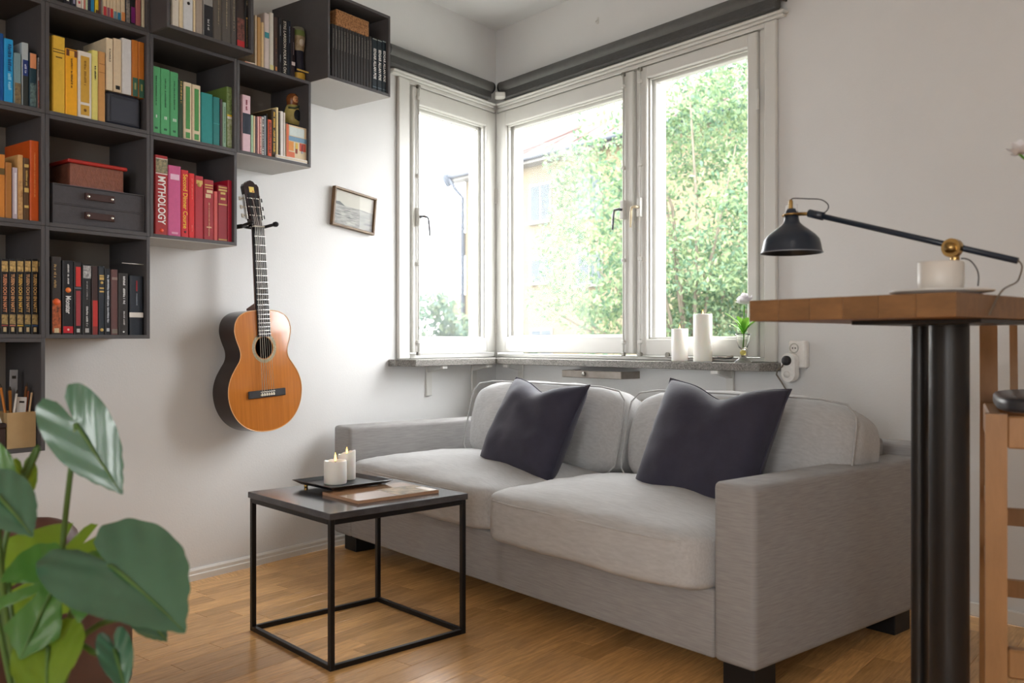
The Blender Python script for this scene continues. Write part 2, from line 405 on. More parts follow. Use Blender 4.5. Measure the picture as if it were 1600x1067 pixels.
# --- stone sill round the corner
g = G(); dS = .14; aS = dS*(1+.23614)/.97172
Pc = (C0.x+aS, C0.y-dS)
def sill(nm, pl, lab):
    g = G(); g.prism(pl, .812, .845); o = fixn(g.build(nm, M_GRAN)); bm = bmesh.new(); bm.from_mesh(o.data)
    bmesh.ops.bevel(bm, geom=[e for e in bm.edges if len(e.link_faces)==2 and e.calc_face_angle(0)>.5], offset=.0025, segments=1, affect='EDGES'); bm.to_mesh(o.data); bm.free()
    return struct(o, lab)
sill('trim_2', [P2(-.862,.001), P2(-.862,.05), P2(-.815,dS), (Pc[0]-.001,Pc[1]), (C0.x+.001, C0.y-.001)][::-1], 'speckled grey stone sill under the single window')
sill('trim_3', [(C0.x+.003, C0.y-.001), (Pc[0]+.001,Pc[1]), (-2.075,C0.y-dS), (-2.035,C0.y-.05), (-2.035,C0.y-.001)], 'speckled grey stone sill under the double window')
def bracket(loc, rot, lab):
    t = thing('shelf_bracket', lab, 'bracket', loc, rot, 'white sill brackets')
    B('upright', M_WHITE, t, -.02,.02,-.012,-.0005,.655,.811,.002)
    g = G(); g.add([(-.016,-.012,.811),(-.016,-.012,.775),(-.016,-.105,.797),(-.016,-.105,.811),(.016,-.012,.811),(.016,-.012,.775),(.016,-.105,.797),(.016,-.105,.811)],
                   [(0,1,2,3),(7,6,5,4),(0,4,5,1),(1,5,6,2),(2,6,7,3),(3,7,4,0)]); g.build('arm', M_WHITE, t)
    B('end_cap', pm((246,244,240),.3), t, -.019,.019,-.118,-.103,.795,.811,.002)
bracket(lw(-.573,0,0), ROTL, 'white metal bracket under the sill of the single window, further from the corner')
bracket(lw(-.206,0,0), ROTL, 'white metal bracket under the sill of the single window, next to the corner')
bracket((-3.69,C0.y,0), 0, 'white metal bracket under the long sill just round the corner')
bracket((-2.31,C0.y,0), 0, 'white metal bracket under the long sill below the candles')

# --- roller blinds
def blind(lab, loc, rot, x0, x1):
    t = thing('roller_blind', lab, 'blind', loc, rot, 'charcoal roller blinds')
    g = G(); g.tube([(x0,-.052,2.332),(x1,-.052,2.332)], .031, 20, cap=False); g.build('fabric_roll', M_BLINDR, t)
    g = G(); g.box(x0+.006,x1-.006,-.068,-.030,2.2635,2.318,None,.006); g.build('hem_bar', M_BLIND, t)
    for x in (x0,x1):
        g = G(); g.lathe([(.0325,-.006),(.0325,.006)],20,T(x,-.052,2.332)@Ry(math.pi/2)); e_ = g.build('end_cap', pm((30,30,32),.4), t)
        sgn = 1 if x==x0 else -1
        G().box(x-.003,x+.003,-.05,-.001,2.30,2.36,None,.001).build('mount', pm((30,30,32),.4), t)
    return t
blind('charcoal roller blind above the single window', (C0.x,C0.y,0), ROTL, -.925,-.118)
blind('long charcoal roller blind above the double window', (C0.x,C0.y,0), 0.0, .118,1.875)
o = G().box(-.028,.028,-.028,.028,2.2635,2.292,None,.004).build('blind_corner_bracket', M_WHITE, None, (Pc[0]-.035, Pc[1]+.055, 0), math.radians(52)); tag(o, 'white plastic bracket where the two roller blinds meet', 'bracket')
hx_,hz_ = RW(934,32,.004)
t = thing('wall_hook', 'tiny white hook on the wall above the long blind', 'hook', (hx_, C0.y, hz_), 0)
B('plate', M_WHITE, t, -.006,.006,-.004,-.0005,-.016,.016,.001); G().tube([(0,-.004,.002),(0,-.014,-.004),(0,-.016,-.012),(0,-.02,-.006)],.0025,6).build('hook_arm', M_WHITE, t)

# --- radiator below the window
t = thing('radiator', 'cream ribbed panel radiator below the double window', 'radiator', (0,0,0))
M_RAD = mat('radiator_cream', (206,200,186), .45)
g = G(); yy = C0.y-.115
vs=[]; fs=[]; nn=90; xa,xb=-3.45,-2.2
for i in range(nn+1):
    x = xa+(xb-xa)*i/nn; y = yy + (.008 if i%2 else -.004)
    vs += [(x,y,.12),(x,y,.655)]
for i in range(nn): fs.append((2*i,2*i+2,2*i+3,2*i+1))
g.add(vs,fs); g.box(xa,xb,yy+.006,yy+.02,.12,.655); g.build('front_panel', M_RAD, t)
B('back_panel', M_RAD, t, xa,xb,C0.y-.05,C0.y-.038,.12,.655,.003)
for i in range(52):
    x = xa+.012+(xb-xa-.024)*i/51; B('grille_rib', M_RAD, t, x-.004,x+.004,yy+.018,C0.y-.052,.645,.66,.001)
for x in (xa+.1,xb-.1): B('wall_mount', M_RAD, t, x-.02,x+.02,C0.y-.038,C0.y-.0005,.3,.5); B('foot', M_RAD, t, x-.02,x+.02,yy+.02,C0.y-.05,0,.12)
# --- vent flap
t = thing('vent_flap', 'open grey metal air vent flap under the long sill', 'vent', (C0.x,C0.y,0))
M_TIN = mat('dull_tin', (142,134,126), .35, .7, var=.15, vscale=25)
a,b = .685,1.085
g = G(); g.box(a,b,-.125,-.0005,.758,.762); g.box(a,a+.003,-.125,-.0005,.762,.792); g.box(b-.003,b,-.125,-.0005,.762,.792); g.build('flap', M_TIN, t)
B('front_lip', M_TIN, t, a,b,-.130,-.125,.757,.792,.002)
B('inner_plate', pm((96,60,48),.6), t, a+.01,b-.01,-.115,-.001,.780,.784)
G().lathe([(.0,-.006),(.011,-.005),(.011,.004),(.004,.008)],14,T((a+b)/2-.04,-.134,.776)@Rx(math.pi/2)).build('knob', M_STEEL, t)
# --- power outlet and timer
t = thing('wall_outlet', 'white double wall socket right of the window', 'socket', (0,C0.y,0))
M_PL = pm((238,236,232),.3)
B('cover', M_PL, t, -2.016,-1.936,-.030,-.0005,.826,.934,.006)
G().lathe([(.020,-.004),(.020,.001),(.017,.001),(.015,-.003),(0,-.003)],20,T(-1.987,-.0325,.905)@Rx(math.pi/2)).build('socket_ring', pm((190,188,182),.4), t)
for dx in (-.006,.006): G().lathe([(.0026,0),(.0026,.002)],8,T(-1.987+dx,-.031,.905)@Rx(math.pi/2)).build('socket_hole', pm((40,38,36)), t)
t = thing('plug_timer', 'white plug-in timer with a black plug in the wall socket', 'timer', (0,C0.y,0))
g = G(); pts=[]; 
for k in range(24):
    a_=2*math.pi*k/24; r_=.031; pts.append((-1.995+r_*math.cos(a_), .835+r_*math.sin(a_)+(.02 if math.sin(a_)>0 else -.032)))
g.prism(pts, .0315,.062, Rx(math.pi/2)); fixn(g.build('body', M_PL, t))
G().lathe([(.019,0),(.019,.012),(.014,.016),(0,.016)],20,T(-1.998,-.062,.856)@Rx(math.pi/2)).build('black_plug', pm((38,36,40),.4), t)
G().lathe([(.013,0),(.013,.006),(0,.007)],18,T(-1.998,-.062,.802)@Rx(math.pi/2)).build('dial', pm((226,224,220),.3), t)
g = G(); y_ = -.072
g.tube([(-2.004,y_,.850),(-2.014,y_,.832),(-2.035,y_,.818),(-2.040,y_,.800),(-2.030,y_+.02,.770),(-2.012,y_+.03,.735),(-2.0,y_+.04,.69),(-2.0,y_+.05,.60),(-2.02,y_+.05,.45)], .0032, 8, T(0,C0.y,0))
tag(g.build('power_cable', pm((120,112,100))), 'thin beige cable hanging from the plug-in timer behind the sofa', 'cable')

# ================================================================ outside
M_GRASS = mat('outside_paving', (112,112,106), .9, var=.15, vscale=.6)
o = G().box(-90,60,-40,110,-7.3,-7.2).build('ground', M_GRASS); struct(o)
M_YEL = mat('yellow_render', (108,98,78), .9, var=.03, vscale=.8); M_ROOF = mat('red_roof_tiles', (78,60,57), .8, var=.12, vscale=3); M_GUT = pm((52,60,72),.4)
M_BW = pm((106,104,99),.6); M_BG = mat('far_window_glass', (74,81,86), .7, spec=.1)
bd = thing('apartment_building', 'yellow rendered apartment house with red tiled roof beyond the trees', 'building', (0,0,0))
YB = 24.0; XL = -32.2
B('wall', M_YEL, bd, XL,-6,YB,YB+11,-7.2,8.3)
g = G(); g.add([(XL-.6,YB-.6,8.45),(-5,YB-.6,8.45),(-5,YB+11.6,8.45),(XL-.6,YB+11.6,8.45),(XL+5.5,YB+5.5,12.0),(-10,YB+5.5,12.0)],[(0,1,5,4),(1,2,5),(2,3,4,5),(3,0,4)])
rf = g.build('roof', M_ROOF, bd)
for k in range(14):
    x = XL+2+k*1.7; g = G(); g.tube([(x,YB-.55,8.5),(max(x,XL+5.5) if x<XL+5.5 else x, YB+ (min(x-XL+.6,6.1)-.7),8.5+3.5*min((x-XL+.6)/6.1,1)*.95)],.05,5); g.build('tile_row', M_ROOF, rf)
B('eave', M_BW, bd, XL-.6,-5,YB-.6,YB,8.2,8.3)
g = G(); g.tube([(XL-.7,YB-.7,8.42),(-5,YB-.7,8.42)], .13, 8); gu = g.build('gutter', M_GUT, bd)
g = G(); g.tube([(XL-.3,YB-.7,8.4),(XL-.15,YB-.5,7.9),(XL-.05,YB-.12,7.5),(XL-.05,YB-.12,-7)], .09, 8); g.build('downpipe', M_GUT, bd)
g = G(); g.lathe([(.1,-.35),(.32,0),(.32,.2)],10,T(XL-.5,YB-.6,8.35)); g.build('rain_hopper', M_GUT, bd)
def farwin(px0,px1,py0,py1):
    a = YP(px0,py0,YB); b = YP(px1,py1,YB)
    f = G().box(a.x-.1,b.x+.1,YB-.06,YB-.003,b.z-.1,a.z+.1).build('window', M_BW, bd)
    xm = (a.x+b.x)/2
    for x0_,x1_ in ((a.x,xm-.05),(xm+.05,b.x)): G().box(x0_,x1_,YB-.08,YB-.062,b.z,a.z).build('pane', M_BG, f)
    G().box(a.x-.15,b.x+.15,YB-.2,YB-.062,b.z-.18,b.z-.1).build('window_ledge', M_BW, f)
farwin(831,860,293,341); farwin(832,862,407,437); farwin(833,862,517,560); farwin(905,940,280,330); farwin(905,940,400,440)
for z in (2.1,5.0):
    bl = G().box(XL-1.25,XL-.3,YB+.1,YB+2.6,z,z+.15).build('balcony', M_BW, bd)
    G().box(XL-1.25,XL-1.19,YB+.1,YB+2.6,z+.15,z+1.1).build('parapet', M_YEL, bl); G().box(XL-1.19,XL-.3,YB+.1,YB+.16,z+.15,z+1.1).build('parapet', M_YEL, bl)
    G().tube([(XL-1.22,YB+.1,z+1.3),(XL-1.22,YB+2.6,z+1.3)],.03,6).build('railing', M_GUT, bl)

def tree(lab, base, h, crown, nleaf, cols, seed, lsz=.11, branches=26):
    r = random.Random(seed)
    t = thing('broadleaf_tree', lab, 'tree', base, 0, 'trees outside the windows')
    g = G(); g.tube([(0,0,0),(.1,.05,h*.3),(.0,.1,h*.55),(.1,0,h*.8)], [.22,.18,.13,.06], 10); tr = g.build('trunk', mat('bark', (112,104,92), .9, var=.2, vscale=8), t)
    blobs = crown
    for k in range(branches):
        cx,cy,cz,rx,ry,rz = blobs[k%len(blobs)]
        e_ = Vector((cx+r.uniform(-.7,.7)*rx, cy+r.uniform(-.7,.7)*ry, cz+r.uniform(-.7,.7)*rz)); s_ = Vector((.05,.05,min(h*.8,max(h*.25,e_.z-.9-r.random()))))
        m_ = (s_+e_)/2+Vector((r.uniform(-.3,.3),r.uniform(-.3,.3),r.uniform(-.1,.4)))
        G().tube([s_,m_,e_],[.032,.022,.008],6).build('branch', _M['bark'], tr)
    per = len(cols)
    gs = [G() for _ in cols]
    for k in range(nleaf):
        cx,cy,cz,rx,ry,rz = r.choices(blobs, [b[3]*b[4]*b[5] for b in blobs])[0]
        while True:
            p = Vector((r.uniform(-1,1),r.uniform(-1,1),r.uniform(-1,1)))
            if p.length <= 1 and (p.length > .55 or r.random() < .35): break
        q = Vector((cx+p.x*rx, cy+p.y*ry, cz+p.z*rz))
        q += Vector((noise.noise(q*1.3),noise.noise(q*1.3+Vector((9,0,0))),noise.noise(q*1.3+Vector((0,7,0)))))*.35
        if noise.noise(q*.9+Vector((seed,0,0))) < -.12: continue
        n_ = Vector((r.uniform(-1,1),r.uniform(-1,1),r.uniform(-.2,1))).normalized(); u = n_.orthogonal().normalized(); u.rotate(Matrix.Rotation(r.uniform(0,6.3),3,n_)); v = n_.cross(u)
        L = lsz*r.uniform(.7,1.4); W = L*.45
        gs[r.randrange(per)].add([q-u*L, q-u*.2*L+v*W+n_*.1*L, q+u*L, q-u*.2*L-v*W+n_*.1*L],[(0,1,2),(0,2,3)])
    for i,c in enumerate(cols):
        o = gs[i].build('foliage', leaf_mat('tree_leaf_%d_%d_%d'%c, c, c, .4, .5), t); o['kind'] = 'stuff'
# tree close to the double window, crown at eye height
b = AT(1075,300,13.0); b.z = -7.2
def blobs(L): return [(RT.x*a+FW.x*d, RT.y*a+FW.y*d, z, r*k, r*k, r) for a,d,z,r,k in L]
tree('large pale green tree filling the view through the double window', b, 9.0,
     blobs([(0,0,9.9,1.9,1.1),(1.6,.3,9.2,2.0,1),(.3,0,11.9,1.8,1.1),(-1.1,0,10.4,.95,1.1),(-1.35,-.2,9.0,.85,1.1),(-2.1,-.2,8.8,.42,1),(-.3,.2,8.3,1.4,1),(1.2,0,8.0,1.6,1),(1.9,.4,11.3,2.0,1),(.6,.6,6.4,2.0,1.2),(3.2,.6,9.6,2.2,1)]),
     130000, [(92,116,84),(114,136,100),(78,106,84),(126,142,102)], 3, .040)
b = AT(650,450,30.0); b.z = -7.2
tree('bushy tree low in the view through the single window', b, 6.5,
     [(0,0,7.2,2.6,2.6,2.6),(1.8,1.4,6.6,2.2,2.2,2.4),(-2,-1,7.2,2.5,2.5,2.2),(.6,.2,8.2,1.6,1.6,1.6)], 26000, [(84,108,90),(72,96,84),(104,118,90)], 5, .12, 12)

# ================================================================ shelf cubes and books on the left wall
M_SH = mat('shelf_charcoal', (78,76,78), .55, var=.05, vscale=30)
M_SHB = mat('shelf_back_grey', (140,133,125), .7)
M_PAGE = mat('page_edges', (226,214,190), .8, var=.08, vscale=90, stretch=(1,30,1))
PT = .012
S_ = [-2.973,-2.620,-2.267,-1.914,-1.557,-1.201]      # column boundaries along the wall
Z_ = [.590,.940,1.290,1.640,1.990,2.340]              # row boundaries
def cube(c, r, dep, lab, s0=None, s1=None, pale=False):
    s0 = S_[c]+.0006 if s0 is None else s0; s1 = S_[c+1]-.0006 if s1 is None else s1; z0 = Z_[r]+.0004; z1 = Z_[r+1]-.0004
    t = thing('shelf_cube', lab, 'shelf', lw((s0+s1)/2, 0, z0), ROTL, 'charcoal cube shelves on the wall')
    hw = (s1-s0)/2; h = z1-z0
    B('side_panel', M_SH, t, -hw,-hw+PT,-dep,-.001,0,h,.0008); B('side_panel', M_SH, t, hw-PT,hw,-dep,-.001,0,h,.0008)
    B('bottom_panel', M_SH, t, -hw+PT,hw-PT,-dep,-.001,0,PT,.0006); B('top_panel', M_SH, t, -hw+PT,hw-PT,-dep,-.001,h-PT,h,.0006)
    if pale: B('underside', mat('shelf_underside',(196,194,190),.6), t, -hw+.0006,hw-.0006,-dep+.001,-.001,-.0022,-.0002)
    B('back_panel', M_SHB, t, -hw+PT,hw-PT,-.010,-.002,PT,h-PT)
cube(0,0,.25,'charcoal cube shelf at the bottom, holding the cardboard pen box')
cube(0,1,.25,'charcoal cube shelf with the five gold-lettered black books')
cube(0,2,.25,'charcoal cube shelf with orange and brown books, above the gold-lettered set')
cube(0,3,.25,'charcoal cube shelf with blue books, cut by the left picture edge')
cube(1,1,.25,'charcoal cube shelf filled with black books')
cube(1,2,.25,'charcoal cube shelf holding the grey drawer box')
cube(1,3,.25,'charcoal cube shelf with yellow books')
cube(1,4,.25,'charcoal cube shelf of thin magazines at the top edge of the picture')
cube(2,2,.25,'charcoal cube shelf with red and pink books', pale=True)
cube(2,3,.25,'charcoal cube shelf with green and teal books')
cube(2,4,.35,'deeper charcoal cube shelf with grey and white books, jutting out at the top')
cube(3,3,.25,'charcoal cube shelf with the nesting doll and comics', pale=True)
cube(4,4,.35,'charcoal cube shelf nearest the window, with the cork block', pale=True)

def strip(name, m, par, x0,x1,z0,z1, y=-.0009): return G().box(x0,x1,y,0.0002,z0,z1).build(name, m, par)
def lettering(par, m, x0,x1,z0,z1, seed):             # rows of illegible small print, read down the spine
    r = random.Random(seed); g = G(); z = z1
    while z > z0:
        L = r.uniform(.35,1.0)*(x1-x0)*.75
        if r.random() < .85:
            a = x0 + (0 if r.random()<.7 else (x1-x0)*.15); g.box(a, x1-(0 if r.random()<.6 else (x1-x0)*.25), -.0012,.0002, max(z0,z-L*.7), z)
        z -= L
    return g.build('lettering', m, par)
def title(par, m, txt, x0,x1,z0,z1, bold=.01):        # text turned to run down the spine
    v,f,_ = text_geo(txt, bold)
    vs = [(x0+(x1-x0)*b, -.0013, z1-(z1-z0)*a) for a,b in v]
    return G().add(vs, f).build('title', m, par)
def book(lab, s0, s1, d, z, h, dep, rgb, deco=(), group=None, cat='book', name='hardback_book', lean=0.0, side=None, rough=.5, pages=None, soft=False):
    t = thing(name, lab, cat, lw((s0+s1)/2, d, z), ROTL, group)
    if lean: t.rotation_euler = (0, lean, ROTL)
    w_ = (s1-s0); hw = w_/2 - .0003; b = min(.0022, hw*.25) if not soft else min(.0008, hw*.25); c = min(.003, hw*.35)
    mc = pm(rgb, rough)
    prof = [(-hw,dep),(-hw,c),(-hw+c,0),(hw-c,0),(hw,c),(hw,dep),(hw-b,dep),(hw-b,c+.002),(-hw+b,c+.002),(-hw+b,dep)]
    G().prism([(x,y) for x,y in prof][::-1], 0, h).build('cover', mc, t)
    e = 0 if soft else min(.003, h*.02)
    B('pages', pages or M_PAGE, t, -hw+b+.0001,hw-b-.0001,c+.0022,dep-(.002 if not soft else .0003),e,h-e-(.0002 if soft else 0))
    for k,q in enumerate(deco):
        kd = q[0]
        if kd == 'band': strip('spine_band', pm(q[3]), t, -hw+c*.6, hw-c*.6, h*q[1], h*q[2])
        elif kd == 'label': strip('spine_label', pm(q[3]), t, -hw*q[4], hw*q[4], h*q[1], h*q[2], -.0010)
        elif kd == 'bars': lettering(t, pm(q[3]), -hw*q[4]+hw*(q[5] if len(q)>5 else 0), hw*q[4]+hw*(q[5] if len(q)>5 else 0), h*q[1], h*q[2], int(h*1e5)+k)
        elif kd == 'title': title(t, pm(q[3]), q[4], -hw*q[5], hw*q[5], h*q[1], h*q[2], q[6] if len(q)>6 else .012)
        elif kd == 'utitle':                            # upright numeral
            v,f,_ = text_geo(q[4], .02); G().add([(-hw*q[5]+2*hw*q[5]*a, -.0013, h*q[1]+h*(q[2]-q[1])*b_) for a,b_ in v], f).build('title', pm(q[3]), t)
        elif kd == 'disc':
            n_ = 14; g = G(); g.lathe([(hw*q[3],0),(hw*q[3],.0012),(0,.0013)],n_,T(0,0,h*q[1])@Rx(math.pi/2)); g.build('emblem', pm(q[2]), t)
        elif kd == 'pic':                               # small picture printed on the spine
            r = random.Random(k+int(w_*1e5)); strip('spine_picture', mat('print_%d_%d_%d_%d_%d_%d'%(q[3]+q[4]), q[3], .5, rgb2=q[4], vscale=90), t, -hw+c*.6, hw-c*.6, h*q[1], h*q[2], -.0010)
    return t
ORD = ['first','second','third','fourth','fifth','sixth','seventh','eighth','ninth','tenth','eleventh','twelfth','thirteenth','fourteenth','fifteenth','sixteenth','seventeenth','eighteenth','nineteenth','twentieth','twenty-first','twenty-second','twenty-third','twenty-fourth']
def row(place, grp, items, ytop0, depf, z, bdep=.17, sb=.012, cat='book', name='hardback_book', hmax=None, soft=False):
    prev = -99
    for i, it in enumerate(items):
        x0,x1,yt,rgb,phr = it[:5]; deco = it[5] if len(it)>5 else (); kw = it[6] if len(it)>6 else {}
        d = depf - kw.get('sb', sb)
        s0 = LW(x0,300,d)[0]; s1 = LW(x1,300,d)[0]
        k = max(c for c in range(5) if S_[c] <= (s0+s1)/2)
        s0 = max(s0, prev+.0002, S_[k]+.0006+PT+.0003 if depf > 0 else -99); s1 = min(s1, S_[k+1]-.0006-PT-.0003); prev = s1
        h = LW((x0+x1)/2, yt, d)[1] - z if hmax is None else hmax*kw.get('hs',1)
        book('%s %s, %s from the left' % (phr, place, ORD[i]), s0, s1, d, z, h, kw.get('dep',bdep), rgb, deco, grp, kw.get('cat',cat), kw.get('name',name), 0, soft=kw.get('soft',soft), rough=kw.get('rough',.5))
zf = lambda r: Z_[r]+.0004+PT+.0002
K=(24,24,26); WH=(232,230,224); GO=(206,172,96); CR=(222,206,176)

row('in the blue-book cube','books in the blue cube',[
 (-4,6.2,52,(0,78,150),'dark blue hardback',[]),
 (6.5,21.3,61,(24,152,214),'bright sky-blue hardback',[('bars',.50,.92,(14,70,120),.35,.15),('bars',.2,.46,(150,215,240),.35,.15)]),
 (22,33.6,83,(120,150,158),'grey-teal paperback',[('pic',.02,.42,(70,62,52),(150,130,90))],{'soft':True}),
 (34.6,45,67,(176,188,192),'tall white and navy hardback',[('band',.48,.73,(30,54,120)),('band',.0,.48,(40,46,44)),('bars',.52,.66,(200,210,230),.3)]),
 (46,57.6,83,(26,62,78),'dark teal book with a peach top',[('band',.72,.99,(226,152,108)),('pic',.03,.45,(24,40,52),(120,150,150))]),
 (59,70,91,(158,156,158),'grey and rust patterned book',[('pic',.02,.55,(60,30,36),(190,110,90)),('bars',.62,.92,(70,70,74),.5)])],0,.25,zf(3),.16)
YC='in the yellow-book cube'
row(YC,'books in the yellow cube',[
 (82,102,57,(226,182,58),'tall golden yellow hardback',[('band',.82,.83,(110,80,30)),('band',.785,.797,(110,80,30)),('label',.72,.735,(110,80,30),.5)]),
 (102.6,121.5,77,(244,176,26),'orange-yellow hardback with a brown top',[('band',.89,.99,(112,66,40)),('label',.89,.975,(240,180,60),.4),('bars',.42,.86,(120,78,20),.14)]),
 (122,143.6,81,(228,222,214),'white book with golden spine panel',[('label',.24,.93,(204,160,58),.62),('label',.05,.20,(204,160,58),.62),('bars',.5,.88,(130,92,24),.16),('disc',.125,(120,84,24),.22)]),
 (144,153.6,79,(226,216,122),'slim pale yellow book',[('bars',.58,.78,(50,48,30),.25)]),
 (154,164.8,81,(202,150,88),'tan leather book',[('band',.82,.828,(150,100,50)),('band',.7,.708,(150,100,50))])],0,.25,zf(3),.16)
# the dark case and the books standing on it
s0 = LW(166.5,170,.235)[0]; s1 = LW(221,170,.235)[0]; zt = LW(190,146,.235)[1]
t = thing('speaker_box', 'dark slate rounded case on the yellow-book shelf', 'box', lw((s0+s1)/2,.235,zf(3)), ROTL)
hw=(s1-s0)/2; hh = zt-zf(3)
G().box(-hw,hw,0,.15,0,hh,None,.010).build('case_body', mat('slate_case',(46,50,62),.45), t); G().box(-hw+.014,hw-.014,-.0012,.001,.014,hh-.02,None,.0005).build('front_panel', mat('slate_front',(54,58,70),.5), t); G().box(-hw+.02,hw-.02,-.0012,.001,hh-.016,hh-.012).build('seam', pm((30,32,40)), t)
row('on the slate case','books on the slate case',[
 (166.4,177,60,CR,'beige book with olive cover boards',[('bars',.55,.8,(120,104,84),.2)],{}),
 (177.6,190.5,61,(214,194,164),'cream book with a small black mark',[('label',.05,.12,(20,20,20),.5)]),
 (191,206,61,(208,208,208),'pale grey book',[]),
 (206.4,216,63,(190,112,28),'ochre and green book',[('band',.0,.33,(44,92,74)),('label',.12,.24,(150,150,90),.3)]),
 (216.3,226,66,(188,110,28),'ochre and green book at the end',[('band',.0,.33,(44,92,74)),('label',.12,.24,(150,150,90),.3)])],0,.25,zt+.0003,.15)
mg=[]
for x0,x1,rgb,ph,de in ((83,91,K,'black magazine',[('label',.03,.07,WH,.3)]),(91.2,99.6,K,'black magazine with white triangle',[('label',.05,.1,WH,.3)]),(100,111.5,(28,28,40),'black booklet with white triangle',[('label',.05,.1,WH,.3)]),(112,119.5,(26,28,48),'navy booklet',[('label',.04,.12,(150,150,180),.4)]),
 (120,127.6,(226,214,206),'white magazine',[('label',.06,.09,(180,60,70),.4)]),(127.9,131,(232,224,216),'thin white magazine',[]),(131.2,134,(206,130,122),'thin rose magazine',[]),(134.2,137.4,(190,206,176),'thin pale green magazine',[]),(138,142,(30,44,76),'navy magazine',[]),(142.2,147.6,(28,130,182),'blue magazine',[]),(149,154.4,(226,196,40),'bright yellow magazine',[('band',0,.05,(90,60,40))]),(155,158,(110,70,64),'thin brown magazine',[]),(158.2,160.6,(140,134,130),'thin grey magazine',[]),
 (161,166.8,CR,'beige magazine with red foot',[('band',0,.12,(196,60,70))]),(167,171.8,CR,'beige magazine with plum foot',[('band',0,.12,(150,90,110))]),(172,177,CR,'beige magazine with scarlet foot',[('band',0,.12,(206,56,60))]),(177.2,182.8,CR,'beige magazine with blue-grey foot',[('band',0,.1,(120,150,170))]),(183,189,CR,'beige magazine with blue foot',[('band',0,.1,(50,130,170))]),(189.4,196,CR,'beige magazine with orange foot',[('band',0,.12,(224,150,90))]),
 (196.4,203.6,(44,48,58),'charcoal magazine',[('pic',0,.3,(60,70,80),(180,170,160))]),(204,212,K,'black magazine with purple foot',[('band',.03,.22,(120,30,110))]),(212.4,220.6,(184,112,108),'dusty pink magazine',[]),(222,227.6,(206,196,170),'cream magazine',[])):
    mg.append((x0,x1,0,rgb,ph,de))
row('in the top magazine cube','magazines in the top cube',mg,0,.25,zf(4),.16,.012,'magazine','magazine',.28,True)
row('in the jutting top cube','books in the jutting cube',[
 (268.5,280,0,(226,220,208),'white book',[('disc',.35,(40,40,40),.16)]),(280.3,286.5,0,(226,210,176),'cream paperback',[]),(287,302,0,(216,220,224),'pale blue-grey book',[('disc',.36,(30,30,34),.3)]),(302.3,305.5,0,(224,206,170),'thin cream paperback',[]),(305.8,317,0,(166,154,142),'grey-brown book',[]),
 (318,333,0,(150,148,146),'grey and black book',[('band',0,.42,(34,34,40)),('bars',.1,.24,(190,190,190),.2)]),(333.4,346.6,0,(92,86,80),'brown-grey hardback',[('bars',.2,.6,(150,140,120),.12,.2)]),(347,361,0,(88,84,80),'umber hardback',[('bars',.2,.6,(160,150,130),.12)]),(361.3,369.6,0,(84,80,78),'slim umber hardback',[('bars',.2,.7,(150,140,120),.2)]),
 (370,382.6,0,(52,44,44),'dark book with red band',[('band',.02,.10,(196,40,46)),('pic',.1,.4,(40,34,34),(150,90,80))]),(383,394,0,K,'black book with gold key emblem',[('bars',.04,.42,(170,140,80),.1),('disc',.43,(190,150,80),.5),('bars',.6,.9,(120,110,90),.4)])],0,.35,zf(4),.2,.014,hmax=.27)
GR=(84,170,112)
def vol(n): return [('bars',.42,.86,(44,96,66),.12),('utitle',.235,.28,(226,240,228),n,(.14,.26,.40)[len(n)-1]),('label',.07,.10,(40,90,60),.3)]
row('in the green-book cube','books in the green cube',[
 (237.5,251,104,GR,'tall mint green volume one',vol('I')),(251.4,265.6,108,GR,'tall mint green volume two',vol('II')),(266,279,113,(80,164,108),'tall mint green volume three',vol('III')),
 (279.4,286.6,125,(42,70,46),'slim dark green book with gilt ornament',[('bars',.6,.98,GO,.3)]),
 (287,300,129,CR,'cream book with green panels',[('label',.19,.93,(74,148,78),.5),('label',.03,.13,(74,148,78),.5)]),
 (300.6,313.8,133,CR,'second cream book with green panels',[('label',.19,.93,(74,148,78),.5),('label',.03,.13,(74,148,78),.5)]),
 (314.6,332.6,146,(26,140,138),'thick teal hardback',[]),(333,343.8,152,(20,122,120),'dark teal hardback',[('band',.45,.46,(70,170,165))]),
 (344.2,348,155,(70,56,60),'thin dark brown book',[]),(348.2,354,160,(150,186,160),'thin pale green book',[('bars',.1,.9,(90,130,110),.2)]),
 (354.4,369.5,137,(108,132,66),'thick moss-green picture book',[('pic',.55,.97,(70,96,44),(150,170,110)),('band',.52,.56,(226,190,40)),('band',.48,.52,(226,226,220)),('pic',.03,.47,(110,130,60),(190,196,170))])],0,.25,zf(3),.17)
RD=(176,36,46)
